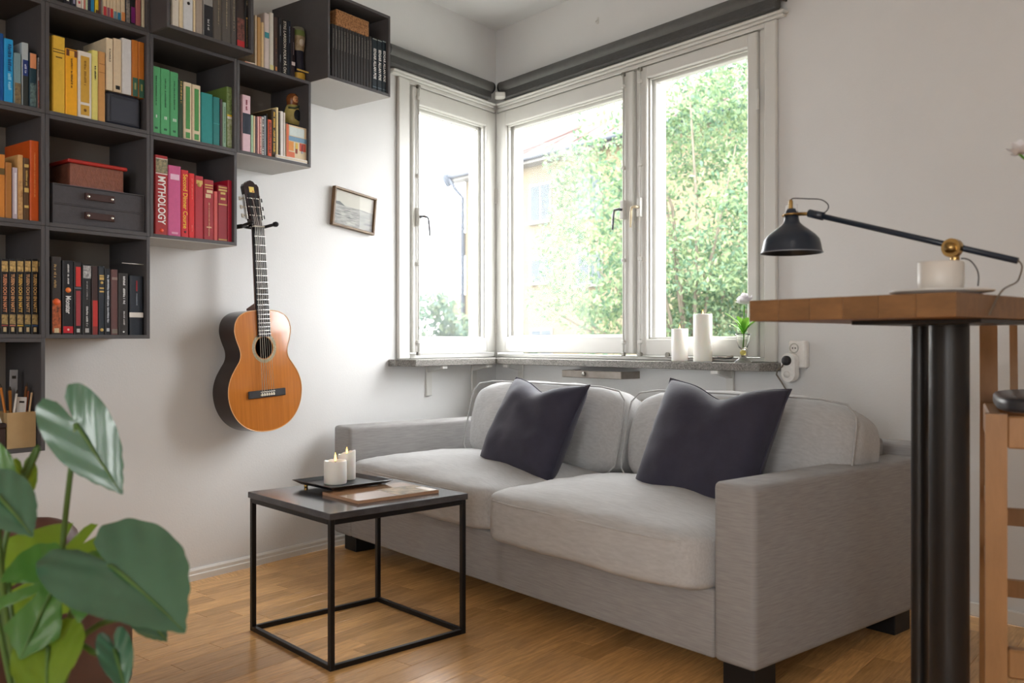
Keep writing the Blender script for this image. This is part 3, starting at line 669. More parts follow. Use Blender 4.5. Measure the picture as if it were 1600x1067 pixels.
row('in the red-book cube','books in the red cube',[
 (242.5,262.4,243,(168,40,42),'tall brick-red book lettered MYTHOLOGY',[('pic',.78,.955,(70,80,70),(176,160,120)),('band',.955,.962,WH),('band',.765,.775,WH),('title',.13,.735,(240,236,232),'MYTHOLOGY',.62,.02),('disc',.055,(232,80,50),.3)]),
 (263,283,259,(204,88,140),'pink hardback',[('label',.80,.88,(232,190,214),.7),('label',.03,.06,(226,160,190),.5)]),
 (283.6,295,266,(206,34,44),'red book with yellow title',[('title',.13,.94,(238,190,60),'Second Dinner Course',.62,.015),('disc',.08,(80,20,24),.3)]),
 (295.6,304.4,271,(220,30,34),'slim bright red book',[('bars',.6,.92,(236,110,96),.2),('bars',.1,.2,(236,110,96),.2)]),
 (305,318,275,(176,34,50),'crimson hardback with gilt crest',[('label',.87,.93,GO,.75),('disc',.86,GO,.5)]),
 (318.8,334.2,281,(160,26,40),'dark crimson book with gilt sword',[('label',.90,.92,GO,.8),('label',.86,.875,GO,.8),('bars',.68,.83,(220,190,150),.7),('bars',.06,.62,(226,190,150),.08),('label',.20,.22,(220,180,140),.5)]),
 (334.6,340.4,299,(206,84,80),'slim coral book',[]),
 (340.8,355.6,290,(150,24,40),'maroon leather book with gold bands',[('band',.955,.975,GO),('band',.90,.93,GO),('label',.84,.88,GO,.5),('label',.74,.78,GO,.5),('band',.65,.67,GO),('band',.02,.04,GO)]),
 (356.4,364,282,(178,28,54),'thin crimson book at the end',[])],0,.25,zf(2),.17)
row('in the comics cube','books in the comics cube',[
 (378.5,392,149,(224,190,200),'pink book with navy middle',[('band',.32,.68,(28,40,60)),('bars',.72,.92,(150,50,70),.18)]),
 (392.5,396,180,(170,206,176),'thin mint comic',[],{'cat':'comic','name':'comic_book','soft':True}),(396.2,399,181,(226,200,160),'thin cream comic',[],{'cat':'comic','name':'comic_book','soft':True}),(399.2,402.4,182,(90,62,72),'thin plum comic',[],{'cat':'comic','name':'comic_book','soft':True}),(402.6,405.4,182,(232,176,170),'thin salmon comic',[],{'cat':'comic','name':'comic_book','soft':True}),
 (405.6,409,182,(190,110,110),'thin rosewood comic',[('bars',.05,.95,(240,220,210),.5)],{'cat':'comic','name':'comic_book','soft':True}),(409.2,413,183,(216,214,212),'thin speckled comic',[('bars',.05,.95,(50,44,50),.5)],{'cat':'comic','name':'comic_book','soft':True}),(413.2,416,181,(150,160,170),'thin grey-blue comic',[],{'cat':'comic','name':'comic_book','soft':True}),(416.2,418.4,178,K,'thin black comic',[],{'cat':'comic','name':'comic_book','soft':True}),
 (418.6,425,187,(226,96,60),'orange comic',[('bars',.1,.95,(60,30,30),.4)],{'cat':'comic','name':'comic_book','soft':True}),(425.2,431.6,171,(70,58,36),'dark olive comic with yellow lettering',[('bars',.1,.95,(226,180,60),.4)],{'cat':'comic','name':'comic_book','soft':True}),
 (431.8,435.2,168,(232,214,160),'thin ivory comic',[],{'cat':'comic','name':'comic_book','soft':True}),(435.4,438,175,(50,46,48),'thin charcoal comic',[],{'cat':'comic','name':'comic_book','soft':True}),(438.2,443,174,(234,230,226),'white comic',[],{'cat':'comic','name':'comic_book','soft':True}),(443.2,446,176,(214,206,196),'thin off-white comic',[],{'cat':'comic','name':'comic_book','soft':True})],0,.25,zf(3),.17)
# flat white book, front-facing comic and nesting doll
dA=.246; s0=LW(432,252,dA)[0]; s1=LW(480.5,256,dA)[0]
fl = book('thin white book lying flat under the picture-cover comic', s0, s1, dA, zf(3), .014, .14, (236,232,232), [], None, 'book', 'paperback_book', soft=True)
for ch in fl.children: bpy.data.objects.remove(ch)
G().box(-(s1-s0)/2,(s1-s0)/2,0,.045,0,.0135,None,.001).build('cover', pm((236,232,232)), fl); G().box(-(s1-s0)/2+.001,(s1-s0)/2-.001,-.0006,.001,.003,.010).build('pages', M_PAGE, fl)
d_=.238; s0=LW(447.4,220,d_)[0]; s1=LW(479,220,d_)[0]; h_=LW(463,197,d_)[1]-zf(3)-.0145
t = thing('comic_book', 'comic with a colourful picture cover standing face out beside the white comics', 'comic', lw((s0+s1)/2,d_,zf(3)+.0140), ROTL); hw=(s1-s0)/2
G().box(-hw,hw,0,.008,0,h_,None,.001).build('cover', pm((226,206,170)), t)
for nm,c_,q in (('spine_strip',(216,110,70),(-1,-.78,.0,1)),('title_panel',(214,226,224),(-.7,.75,.68,.95)),('sky_print',(120,160,190),(-.78,1,.52,.66)),('house_print',(226,150,70),(-.78,-.3,.22,.5)),('figure_print',(226,190,80),(-.1,.12,.3,.48)),('figure_legs',(150,70,50),(-.12,.08,.16,.3)),('rug_print',(200,80,60),(.3,.9,.26,.5)),('door_print',(170,180,190),(.45,.65,.2,.48)),('ground_print',(216,110,70),(-.78,-.2,.02,.18))):
    strip(nm, pm(c_), t, hw*q[0], hw*q[1], h_*q[2], h_*q[3])
sx,zx = LW(457,197,.16); zx = LW(457,146,.16)[1]-.136
bx = book('dark storage box behind the picture-cover comic, under the nesting doll', -1.652, -1.576, .195, zf(3)+.0002, zx-zf(3)-.0005, .11, (60,52,50), [], None, 'box', 'storage_box', soft=False)
t = thing('nesting_doll', 'painted wooden nesting doll with dark shawl above the comics', 'doll', lw(sx,.16,zx), ROTL)
pr = [(.026,0),(.032,.006),(.035,.03),(.034,.055),(.028,.075),(.023,.085),(.0235,.095),(.026,.108),(.024,.122),(.016,.132),(0,.136)]
G().lathe(pr[:6],24).build('body', mat('doll_olive',(172,160,90),.25,rgb2=(206,190,120),vscale=30), t)
G().lathe(pr[5:],24,T(0,0,.0002)).build('headscarf', mat('doll_scarf',(110,62,36),.25,rgb2=(150,90,46),vscale=30), t)
g=G(); g.lathe([(0,.012),(.012,.010),(.016,.004),(.017,0)],16,T(0,-.0155,.108)@Rx(math.pi/2)@Matrix.Diagonal((1,1.1,.95,1))); fc=g.build('face', pm((226,170,120),.3), t)
for dx in (-.005,.005): G().lathe([(.0018,0),(.0018,.001),(0,.0014)],8,T(dx,-.0268,.110)@Rx(math.pi/2)).build('eye', pm((40,26,20)), fc)
G().lathe([(.003,0),(.003,.001),(0,.0014)],8,T(0,-.0268,.1025)@Rx(math.pi/2)).build('mouth', pm((190,60,50)), fc)
g=G(); g.lathe([(0,.006),(.014,.005),(.02,0)],18,T(.002,-.0312,.040)@Rx(math.pi/2)@Matrix.Diagonal((1,1.25,1,1))); g.build('apron_oval', pm((34,40,46),.25), t)
g=G(); g.tube([(-.031,-.012,.070),(-.014,-.030,.068),(.006,-.031,.078),(.020,-.020,.092)],.0045,8); g.build('shawl_edge', pm((70,80,60),.3), t)
# things standing on top of the comics cube
zt=Z_[4]+.0004
row('on top of the comics cube','books standing on the comics cube',[
 (398.5,401.6,24,(226,210,180),'thin cream paperback',[]),(402,408,27,(214,170,110),'tan paperback',[]),(408.3,412.4,35,(236,210,160),'small cream paperback',[]),(413,421,21,(226,214,210),'white book with teal slash',[('band',.56,.66,(60,150,160))]),(421.4,428,20,(226,224,214),'tall white book',[('band',.02,.1,(226,220,150))]),
 (428.4,434.6,27,(76,58,54),'brown hardback',[('bars',.34,.62,(130,90,60),.3),('label',.03,.1,(210,140,80),.4)]),(435,441,28,(30,32,40),'black-blue hardback',[('bars',.2,.34,(160,170,180),.12),('bars',.68,.88,(160,170,180),.12)]),(441.4,449.4,31,(34,34,36),'black book with large white lettering',[('title',.03,.97,(222,218,206),'STIG LARSSON FOLK PÅ ÖN',.66,.02)]),(449.8,455,33,(22,32,46),'slim navy book',[('bars',.6,.9,(150,160,180),.14)]),
 (455.4,461.4,43,(40,30,38),'plum book with white sticker',[('label',.24,.31,(232,226,230),.9),('bars',.45,.7,(150,140,150),.14)])],0,.25,zt,.13,.012)
s_ = min(LW(473,90,.2)[0], -1.582)
t = thing('painted_figure', 'tall painted wooden figurine beside the black books on the comics cube', 'figurine', lw(s_-.006,.205,zt), ROTL)
hF = LW(473,46,.205)[1]-zt
def fig(a,b): return [(r*.9,z*hF) for r,z in [(.031,0),(.033,.03),(.033,.14),(.029,.2),(.026,.4),(.027,.55),(.031,.68),(.033,.82),(.031,.92),(.027,.985),(0,1.0)] if a<=z<=b]
G().lathe(fig(0,.14),24).build('yellow_base', pm((214,170,60),.3), t); G().lathe(fig(.14,.55),24).build('dark_skirt', pm((38,38,54),.3), t)
G().lathe(fig(.55,.82),24).build('painted_bust', mat('bust_paint',(120,96,60),.3,rgb2=(196,180,150),vscale=45), t); G().lathe(fig(.82,.92),24).build('green_collar', pm((110,128,70),.3), t); G().lathe(fig(.92,1.0),24).build('grey_cap', pm((120,118,100),.3), t)
g=G(); g.lathe([(0,.008),(.009,.006),(.012,0)],14,T(-.002,-.0255,hF*.70)@Rx(math.pi/2)@Matrix.Diagonal((1,1.35,1,1))); g.build('face', pm((196,186,170),.3), t)
G().box(-.030,.030,-.0315,-.029,.036,.042).build('gold_stripe', pm((232,200,110),.3), t)
zq=zt
t = thing('open_booklet', 'small orange and white booklet lying on the comics cube below the jutting shelf', 'booklet', lw(LW(391,97,.24)[0],.24,zq), ROTL)
G().box(-.028,.02,0,.06,0,.004,T(0,0,0)@Rz(.2)).build('lower_page', pm((226,150,110)), t); G().box(-.02,.022,0,.06,.0042,.0075,T(0,0,0)@Rz(-.12)).build('upper_page', pm((236,230,220)), t)
# cube by the window: notebooks, three navy books, cork
row('in the cube nearest the window','black notebooks in the window cube',[(518.5+4.5*i,518.5+4.5*(i+1)-.3,37.5+1.52*i,(52,50,50) if i%2 else (44,43,44),'thin black notebook',[('bars',.55,.92,(150,146,140),.14,.2)]) for i in range(14)],0,.35,zf(4),.2,.012,'notebook','notebook',soft=True)
NV=(18,36,46)
row('lettered EDGAR ALLAN POE in the window cube','navy lettered books',[(x0,x1,yt,NV,'navy book',[('title',.22,.80,(236,234,230),'EDGAR ALLAN POE',.55,.025),('band',.065,.072,(120,140,150)),('band',.975,.99,(150,160,160))]) for x0,x1,yt in ((581.8,589.4,60),(589.7,597,62.5),(597.3,606.6,64.5))],0,.35,zf(4),.2,.012)
s0,z0=LW(525.5,37,.34); s1,z1=LW(577,52,.34); zb = zf(4)+ (LW(520,37.5,.338)[1]-zf(4))+.0015
hck = LW(526,13.5,.34)[1]-zb
M_CORK = mat('cork', (200,146,96), .9, rgb2=(92,56,34), vscale=130, bump=.6, bscale=150)
o = G().box(-(s1-s0)/2,(s1-s0)/2,0,.11,0,hck,None,.003).build('cork_block', M_CORK, None, lw((s0+s1)/2,.34,zb), ROTL); tag(o,'rectangular cork block lying on the black notebooks','cork block')
# orange cube
row('in the orange-book cube','books in the orange cube',[
 (-4,8.3,241,(206,130,50),'amber marbled book',[('band',.68,.78,(100,80,40))]),(8.6,19,254,(170,112,48),'ochre leather book',[]),(20,28,262,(190,176,186),'slim lilac-grey book',[('label',.1,.9,(226,220,226),.4)]),(28.3,36.4,242,(206,160,100),'beige patterned book',[('pic',.02,.6,(150,100,60),(220,180,120))]),(37,46,247,(92,62,30),'brown gilt book',[('band',.85,.9,GO),('band',.45,.52,GO),('band',.2,.24,GO),('bars',.55,.8,GO,.3)]),(47,61.6,220,(206,88,26),'tall orange hardback',[('bars',.3,.85,(240,160,90),.12)])],0,.25,zf(2),.17)
# gold-lettered set
TN=[(212,142,104),(214,158,110),(216,174,86),(190,150,110),(200,160,100)]
row('under the orange books','gold-lettered set',[(x0,x1,404.5,(22,20,22),'black volume titled TUSEN OCH EN NATT',[('title',.29,.80,TN[i],'TUSEN OCH EN NATT',.5,.03),('pic',.83,.97,(90,70,40),(226,190,120)),('pic',.13,.26,(40,34,26),(200,170,110)),('band',.105,.12,((150,60,60),(190,120,100),(210,170,50),(40,80,90),(40,70,120))[i]),('label',.03,.09,(190,170,130),.4)]) for i,(x0,x1) in enumerate(((1.5,13.5),(14,25.5),(26,37.5),(38,48.8),(49.2,60)))],0,.25,zf(1),.17)
row('beside the gold-lettered set','gold-lettered set',[(60.6,70,407,(28,32,42),'worn black-blue book with a gilt top',[('label',.92,.98,(200,170,110),.8),('bars',.35,.8,(90,90,100),.3)])],0,.25,zf(1),.17)
row('in the black-book cube','books in the black cube',[
 (80.6,96,401,(52,46,44),'dark book with an orange painting',[('pic',.02,.44,(60,40,30),(214,110,60)),('disc',.42,(226,96,40),.7),('bars',.6,.9,(170,140,90),.25,-.3),('label',.02,.08,(216,200,160),.5)]),
 (98,115,407,(24,25,30),'thick black book lettered Monster',[('bars',.68,.95,(214,214,214),.14),('disc',.60,(226,120,50),.5),('title',.28,.52,(226,226,226),'Monster',.5,.02),('band',.02,.11,(196,26,40)),('disc',.065,(240,200,190),.2)]),
 (116,128.4,409,(34,30,32),'black book with red block letters',[('label',.66,.93,(206,50,44),.6),('band',.63,.645,(110,120,134)),('label',.12,.60,(160,60,66),.55),('label',.03,.08,(190,190,190),.4)]),
 (129,143,413,(32,32,34),'black book with a grey photograph',[('pic',.80,.98,(60,60,60),(206,206,206)),('bars',.5,.76,(150,150,150),.14),('bars',.12,.4,(200,200,200),.2),('label',.03,.09,(170,170,170),.4)]),
 (144,153.4,416,(60,38,34),'dark brown book with red lower half',[('band',.12,.5,(190,50,44)),('band',.0,.12,(130,44,40))]),
 (154.6,163.4,416,(34,42,52),'navy book with gold rings',[('band',.85,.87,GO),('band',.80,.84,GO),('disc',.76,GO,.5),('band',.67,.69,GO),('band',.62,.64,GO),('disc',.07,GO,.6)]),
 (164.4,173,420,(28,32,40),'slim black book with pale print',[('bars',.18,.92,(206,212,220),.3),('label',.05,.1,(180,184,190),.5)]),
 (174,184.4,421,(100,66,64),'russet brown book',[('band',.84,.88,(140,120,112)),('band',.02,.09,(120,110,100))]),
 (185.4,200.6,427,(50,46,46),'charcoal book with white print',[('bars',.5,.95,(222,222,222),.2,.1),('bars',.16,.4,(190,190,190),.14,.1),('disc',.05,(230,230,230),.18)]),
 (203.4,223.6,431,(34,42,54),'wide navy book with a white band',[('label',.74,.92,(150,40,50),.1),('bars',.5,.7,(140,150,160),.08)])],0,.25,zf(1),.17)
s0=LW(202.6,500,.241)[0]; s1=LW(224.4,500,.241)[0]; za=LW(213,496,.241)[1]
o = G().box(-(s1-s0)/2,(s1-s0)/2,0,.003,0,.017,None,.0012).build('paper_band', pm((226,222,216)), None, lw((s0+s1)/2,.2405,za), ROTL); tag(o,'white paper band across the wide navy book','paper band')
s0=LW(183,417,.10)[0]
t = thing('bookend', 'clear acrylic stand behind the navy book in the black cube', 'bookend', lw(S_[2]-.0006-PT-.006,.235,zf(1)), ROTL)
zz = LW(226,413.5,.235)[1]-zf(1)
B('top_plate', M_PANE, t, -.075,.004,.0,.16,zz-.003,zz); B('side_plate', M_PANE, t, .001,.004,.0,.16,0,zz-.003); G().tube([(-.075,0,zz),(.004,0,zz)],.0012,6).build('bright_edge', pm((226,226,226),.2), t)
# grey drawer box and red box
dB=.242; s0=LW(82.5,330,dB)[0]; s1=S_[2]-.0006-PT-.004; zt_=LW(84,285,dB)[1]; z0=zf(2); H=zt_-z0; hw=(s1-s0)/2
t = thing('drawer_box', 'dark grey fabric box with two drawers and leather pulls', 'box', lw((s0+s1)/2,dB,z0), ROTL)
M_DR = mat('grey_linen_board', (74,72,76), .8, var=.08, vscale=90, bump=.1); M_LE = mat('brown_leather', (64,38,34), .5)
for q in ((-hw,-hw+.004,0,.2,0,H),(hw-.004,hw,0,.2,0,H),(-hw+.004,hw-.004,0,.2,H-.004,H),(-hw+.004,hw-.004,0,.2,0,.004),(-hw+.004,hw-.004,.002,.2,H/2-.002,H/2+.002),(-hw+.004,hw-.004,.19,.2,.004,H-.004)): B('carcass_panel', M_DR, t, *q, .0006)
for z_a,z_b in ((.0045,H/2-.0025),(H/2+.0025,H-.0045)):
    dr = G().box(-hw+.0045,hw-.0045,.003,.18,z_a,z_b,None,.0008).build('drawer', M_DR, t); zc=(z_a+z_b)/2+.003
    pu = G().box(-.052,.046,-.006,-.0025,zc-.011,zc+.011,None,.001); pu.box(-.052,-.038,-.0025,.003,zc-.011,zc+.011); pu.box(.032,.046,-.0025,.003,zc-.011,zc+.011); pu = pu.build('leather_pull', M_LE, dr)
    for x in (-.043,.037): G().lathe([(.005,0),(.005,.0015),(.003,.003),(0,.0035)],12,T(x,-.006,zc)@Rx(math.pi/2)).build('rivet', mat('rivet',(226,224,220),.2,.8), dr)
dR=.215; s0=LW(109.5,270,dR)[0]; s1=LW(193,280,dR)[0]; zb=z0+H+.0005; hb=LW(109,254,dR)[1]-zb; hw=(s1-s0)/2
t = thing('lidded_box', 'brown embossed box with a red lid on the grey drawer box', 'box', lw((s0+s1)/2,dR,zb), ROTL)
m_ = mat('embossed_brown', (136,84,66), .6, var=.2, vscale=60, bump=.4, bscale=90)
G().box(-hw,hw,0,.14,0,hb,None,.0015).build('body', m_, t); G().box(-hw-.010,hw+.010,-.010,.15,hb+.0003,hb+.012,None,.003).build('lid', pm((178,48,40),.4), t)
for k in range(7):
    x=-hw+.01+(2*hw-.02)*k/6
    g=G()
    for sg in (-1,1):
        x2=x+sg*(2*hw-.02)/6
        if -hw<x2<hw: g.box(0,math.hypot(x2-x,hb*.86),-.0006,.0004,-.0006,.0006,T(x,0,hb*.07)@Ry(-math.atan2(hb*.86,x2-x)))
    if g.v: g.build('embossed_line', pm((166,108,84),.5), t)
G().box(-hw-.0008,hw+.0008,-.0008,.14,0,.006).build('base_edge', pm((150,90,84),.5), t)
# craft things in the lowest cube
z0=zf(0); dC=.225; s0=LW(11,670,dC)[0]; s1=LW(56,670,dC)[0]; hb=LW(33,644,dC)[1]-z0; hw=(s1-s0)/2
t = thing('pen_box', 'open cardboard box full of brushes and tools in the lowest cube', 'box', lw((s0+s1)/2,dC,z0), ROTL)
M_KR = mat('kraft_card', (186,156,112), .8, var=.05, vscale=30)
for q in ((-hw,hw,0,.002,0,hb),(-hw,hw,.098,.1,0,hb),(-hw,-hw+.002,.002,.098,0,hb),(hw-.002,hw,.002,.098,0,hb),(-hw+.002,hw-.002,.002,.098,0,.002)): B('card_panel', M_KR, t, *q)
bw = lw((s0+s1)/2,dC,z0)
def tool(name,lab,cat,dx,dy,tilt,L,build):
    o = thing(name,lab,cat,lw((s0+s1)/2+dx,dC-dy,z0+.004),ROTL,'tools in the cardboard box'); o.rotation_euler=(0,tilt,ROTL); build(o,L); return o
def stick(c,r=.0032): 
    def f(o,L): G().tube([(0,0,0),(0,0,L)],r,7).build('shaft', pm(c), o); G().lathe([(r,0),(r*.3,.012)],7,T(0,0,L)).build('tip', pm((60,50,40)), o)
    return f
def flat(c,wd=.012):
    def f(o,L): G().box(-wd,wd,-.0015,.0015,0,L,None,.001).build('blade', pm(c,.3), o); G().box(-wd*.5,wd*.5,-.0022,.0022,L*.88,L*.92).build('slot', pm((40,36,34)), o)
    return f
tool('paint_brush','orange-handled brush leaning left in the cardboard box','brush',-.018,.03,-.16,hb+.075,stick((196,120,50),.004))
tool('paint_brush','ochre brush in the middle of the cardboard box','brush',-.008,.05,-.02,hb+.062,stick((190,126,60),.0045))
tool('paint_brush','tan brush beside the grey ruler in the cardboard box','brush',.004,.06,-.08,hb+.06,stick((170,110,60),.004))
tool('paint_brush','brown brush leaning right in the cardboard box','brush',.006,.03,.12,hb+.075,stick((120,76,44),.004))
tool('pencil','red-brown pencil leaning far right in the cardboard box','pencil',.014,.03,.12,hb+.060,stick((150,80,50)))
tool('pencil','pale wooden pencil at the right rim of the cardboard box','pencil',.020,.02,.12,hb+.055,stick((214,180,140)))
tool('pencil','white pencil crossing left in the cardboard box','pencil',-.022,.02,-.36,hb+.05,stick((226,224,220)))
tool('pencil','white stick leaning right at the front of the cardboard box','pencil',-.032,.012,.14,hb+.055,stick((230,226,220),.0035))
tool('metal_ruler','grey slotted blade standing tallest in the cardboard box','ruler',.006,.075,.02,hb+.125,flat((150,150,152)))
tool('plastic_scraper','white plastic scraper at the front of the cardboard box','scraper',-.002,.02,.08,hb+.042,flat((226,224,222),.015))
s1b=LW(10,680,.225)[0]
t = thing('brown_case', 'dark brown case beside the cardboard pen box', 'box', lw(s1b-.045,.23,z0), ROTL)
hq=LW(5,661,.225)[1]-z0
G().box(-.042,.042,0,.12,0,hq*.8,None,.004).build('case_body', mat('dark_brown_case',(58,40,34),.5), t); G().box(-.044,.044,-.002,.122,hq*.8,hq,None,.004).build('lid', mat('dark_brown_lid',(50,36,32),.45), t)

# ================================================================ guitar
gt = thing('acoustic_guitar', 'classical guitar with orange-brown top hanging on the wall', 'guitar', lw(-1.686,.143,.570), ROTL)
gt.rotation_euler = (math.radians(-1.2), math.radians(-2.7), ROTL+math.radians(1.8))
half = [(0,0),(.035,.002),(.075,.011),(.115,.030),(.150,.062),(.174,.104),(.1845,.150),(.182,.190),(.168,.228),(.145,.262),(.125,.288),(.1175,.312),(.120,.336),(.130,.362),(.1385,.390),(.1405,.415),(.134,.442),(.116,.465),(.085,.481),(.045,.487),(0,.4885)]
def catmull(p, n=4):
    out = []
    for i in range(len(p)-1):
        a = p[max(i-1,0)] if i>0 else (-p[1][0],p[1][1]); b=p[i]; c=p[i+1]; d = p[i+2] if i+2<len(p) else (-p[-2][0],p[-2][1])
        for k in range(n):
            t=k/n; f=lambda q: .5*((2*b[q])+(-a[q]+c[q])*t+(2*a[q]-5*b[q]+4*c[q]-d[q])*t*t+(-a[q]+3*b[q]-3*c[q]+d[q])*t**3); out.append((f(0),f(1)))
    return out+[p[-1]]
hc = catmull(half); outl = hc + [(-x,y) for x,y in hc[-2:0:-1]]
no = len(outl)
M_CEDAR = mat('cedar_top', (190,116,48), .12, var=.12, vscale=7, stretch=(14,1,.5), coat=1.0, spec=.4)
M_ROSE = mat('rosewood_dark', (40,24,20), .25, var=.3, vscale=12, stretch=(8,8,1), coat=.4)
M_MAHO = mat('mahogany_neck', (92,52,34), .35, var=.15, vscale=12)
M_EBON = mat('ebony', (30,26,27), .4, var=.1, vscale=40); M_BIND = pm((226,176,120),.3); M_NICK = mat('nickel',(210,208,204),.25,1.0); M_BONE = pm((240,234,220),.35)
hole=(0,.337); hr=.0435; dep=.095
g = G()                                               # soundboard with its hole
ring=[(x,0,z) for x,z in outl]; inner=[]
for x,z in outl:
    a=math.atan2(z-hole[1],x-hole[0]); inner.append((hr*math.cos(a),0,hole[1]+hr*math.sin(a)))
g.add(ring+inner,[(i,(i+1)%no,no+(i+1)%no,no+i) for i in range(no)])
g.add([(x,.003,z) for x,_,z in ring]+[(x,.003,z) for x,_,z in inner],[(i,no+i,no+(i+1)%no,(i+1)%no) for i in range(no)])
g.add(inner+[(x,.003,z) for x,_,z in inner],[(i,(i+1)%no,no+(i+1)%no,no+i) for i in range(no)])
g.build('soundboard', M_CEDAR, gt)
g = G(); g.add([(x,.0005,z) for x,z in outl]+[(x,dep,z) for x,z in outl],[(i,no+i,no+(i+1)%no,(i+1)%no) for i in range(no)],True); g.build('side_ribs', M_ROSE, gt)
g = G(); g.add([(x,dep,z) for x,z in outl],[tuple(range(no))]); g.build('back_plate', M_ROSE, gt)
g = G(); g.tube([(x*.9975,-.0003,.0008+z*.997) for x,z in outl],.0017,6,None,True); g.build('binding', M_BIND, gt)
def flat_ring(r0,r1,y,nm,m):
    g=G(); n=48; vs=[(r*math.cos(2*math.pi*k/n),y,hole[1]+r*math.sin(2*math.pi*k/n)) for r in (r0,r1) for k in range(n)]
    g.add(vs,[(k,(k+1)%n,n+(k+1)%n,n+k) for k in range(n)]); return g.build(nm,m,gt)
flat_ring(hr+.003,hr+.017,-.0006,'rosette',mat('rosette',(196,182,140),.3,rgb2=(120,104,70),vscale=160)); flat_ring(hr+.008,hr+.0115,-.0009,'rosette_inlay',pm((150,140,112)))
# fretboard, frets, nut, bridge, strings
zn=.820; zb_=.158; sl=zn-zb_
g=G(); g.add([(-.031,-.0075,.381),(.031,-.0075,.381),(.026,-.0075,zn),(-.026,-.0075,zn),(-.031,-.0005,.381),(.031,-.0005,.381),(.026,.006,zn),(-.026,.006,zn)],[(0,1,2,3),(7,6,5,4),(0,4,5,1),(1,5,6,2),(2,6,7,3),(3,7,4,0)]); fb=g.build('fretboard', M_EBON, gt)
for k in range(1,20):
    z=zn-sl*(1-2**(-k/12)); 
    if z<.384: break
    wv=.026+(zn-z)/(zn-.381)*.005
    G().box(-wv,wv,-.0092,-.0073,z-.0011,z+.0011).build('fret', M_NICK, fb)
B('nut', M_BONE, gt, -.026,.026,-.0105,.004,zn,zn+.005,.0006)
br=B('bridge', M_EBON, gt, -.093,.093,-.008,-.0004,zb_-.020,zb_+.010,.002)
B('saddle', M_BONE, br, -.036,.036,-.0105,-.0078,zb_+.001,zb_+.004); B('tie_block', pm((206,190,160)), br, -.036,.036,-.0092,-.0079,zb_-.013,zb_-.006)
pegs=[]
for k in range(6):
    xb=-.029+.058*k/5; xn=-.0215+.043*k/5; j=k if k<3 else 5-k; xp=(-.016 if k<3 else .016); zp=zn+.045+.035*j
    G().tube([(xb,-.011,zb_+.002),(xn,-.0112,zn+.003),(xp,.004,zp)],.0007 if k>2 else .0011,5).build('string', mat('string_nylon',(214,210,200),.3,.2), gt)
    G().box(xb-.003,xb+.003,-.0115,-.008,zb_-.014,zb_-.002,None,.001).build('string_knot', M_BONE, br)
g=G(); ns=10                                          # neck and heel
g.add([(-.026,.006,zn),(.026,.006,zn),(.016,.022,zn),(-.016,.022,zn),(-.030,.006,.487),(.030,.006,.487),(.018,.026,.49),(-.018,.026,.49)],[(0,4,5,1),(1,5,6,2),(2,6,7,3),(3,7,4,0),(0,1,2,3),(7,6,5,4)]); nk=fixn(g.build('neck', M_MAHO, gt))
g=G(); g.add([(-.024,.008,.52),(.024,.008,.52),(.024,.008,.4895),(-.024,.008,.4895),(-.010,.085,.497),(.010,.085,.497),(.010,.085,.4895),(-.010,.085,.4895)],[(0,1,2,3),(4,7,6,5),(0,4,5,1),(1,5,6,2),(2,6,7,3),(3,7,4,0)]); fixn(g.build('heel', M_MAHO, gt))
Mh = T(0,.004,zn+.004)@Rx(math.radians(-9))           # headstock tips back towards the wall
hp=[(-.026,0),(-.030,.03),(-.037,.165),(-.030,.176),(-.022,.176),(-.014,.186),(0,.190),(.014,.186),(.022,.176),(.030,.176),(.037,.165),(.030,.03),(.026,0)]
def hole_strip(g,x0,x1,z0,z1):
    g.box(x0,x1,-.0011,.019,z0,z1)
MhP=Mh@Rx(math.pi/2)
g=G(); g.prism([(x,z) for x,z in hp],-.020,0,Mh@Rx(math.pi/2)@Matrix.Diagonal((1,1,1,1)))
hs=fixn(g.build('headstock', mat('headstock_veneer',(46,28,30),.2,var=.15,vscale=20,coat=.5), gt))
for x in (-.016,.016):
    B('slot', M_DARK, hs, x-.0065,x+.0065,-.0008,.012,.030,.135,0,Mh)
    for z in (.045,.080,.115):
        G().tube([(x-.013,.004,z),(x+.013,.004,z)],.0045,10,Mh).build('roller', M_BONE, hs)
        G().lathe([(.0032,0),(.0032,.0015),(0,.002)],8,Mh@T(x,-.0008,z)@Rx(math.pi/2)).build('roller_end', M_NICK, hs)
for sgn in (-1,1):
    pl=G().box(sgn*.0365,sgn*.040,.002,.017,.030,.130,Mh).build('tuner_plate', M_NICK, hs)
    for z in (.045,.080,.115):
        g=G(); g.tube([(sgn*.039,.010,z),(sgn*.047,.014,z)],.0025,6,Mh); g.box(sgn*.045,sgn*.058,.0115,.0175,z-.008,z+.008,Mh,.002); g.build('tuning_peg', M_BONE if sgn<0 else M_EBON, hs)
B('maker_label', pm((232,204,96),.4), hs, -.012,.012,-.0008,.0002,.140,.163,0,Mh); B('label_mark', pm((200,90,60),.4), hs, .002,.008,-.0012,-.0007,.142,.147,0,Mh)
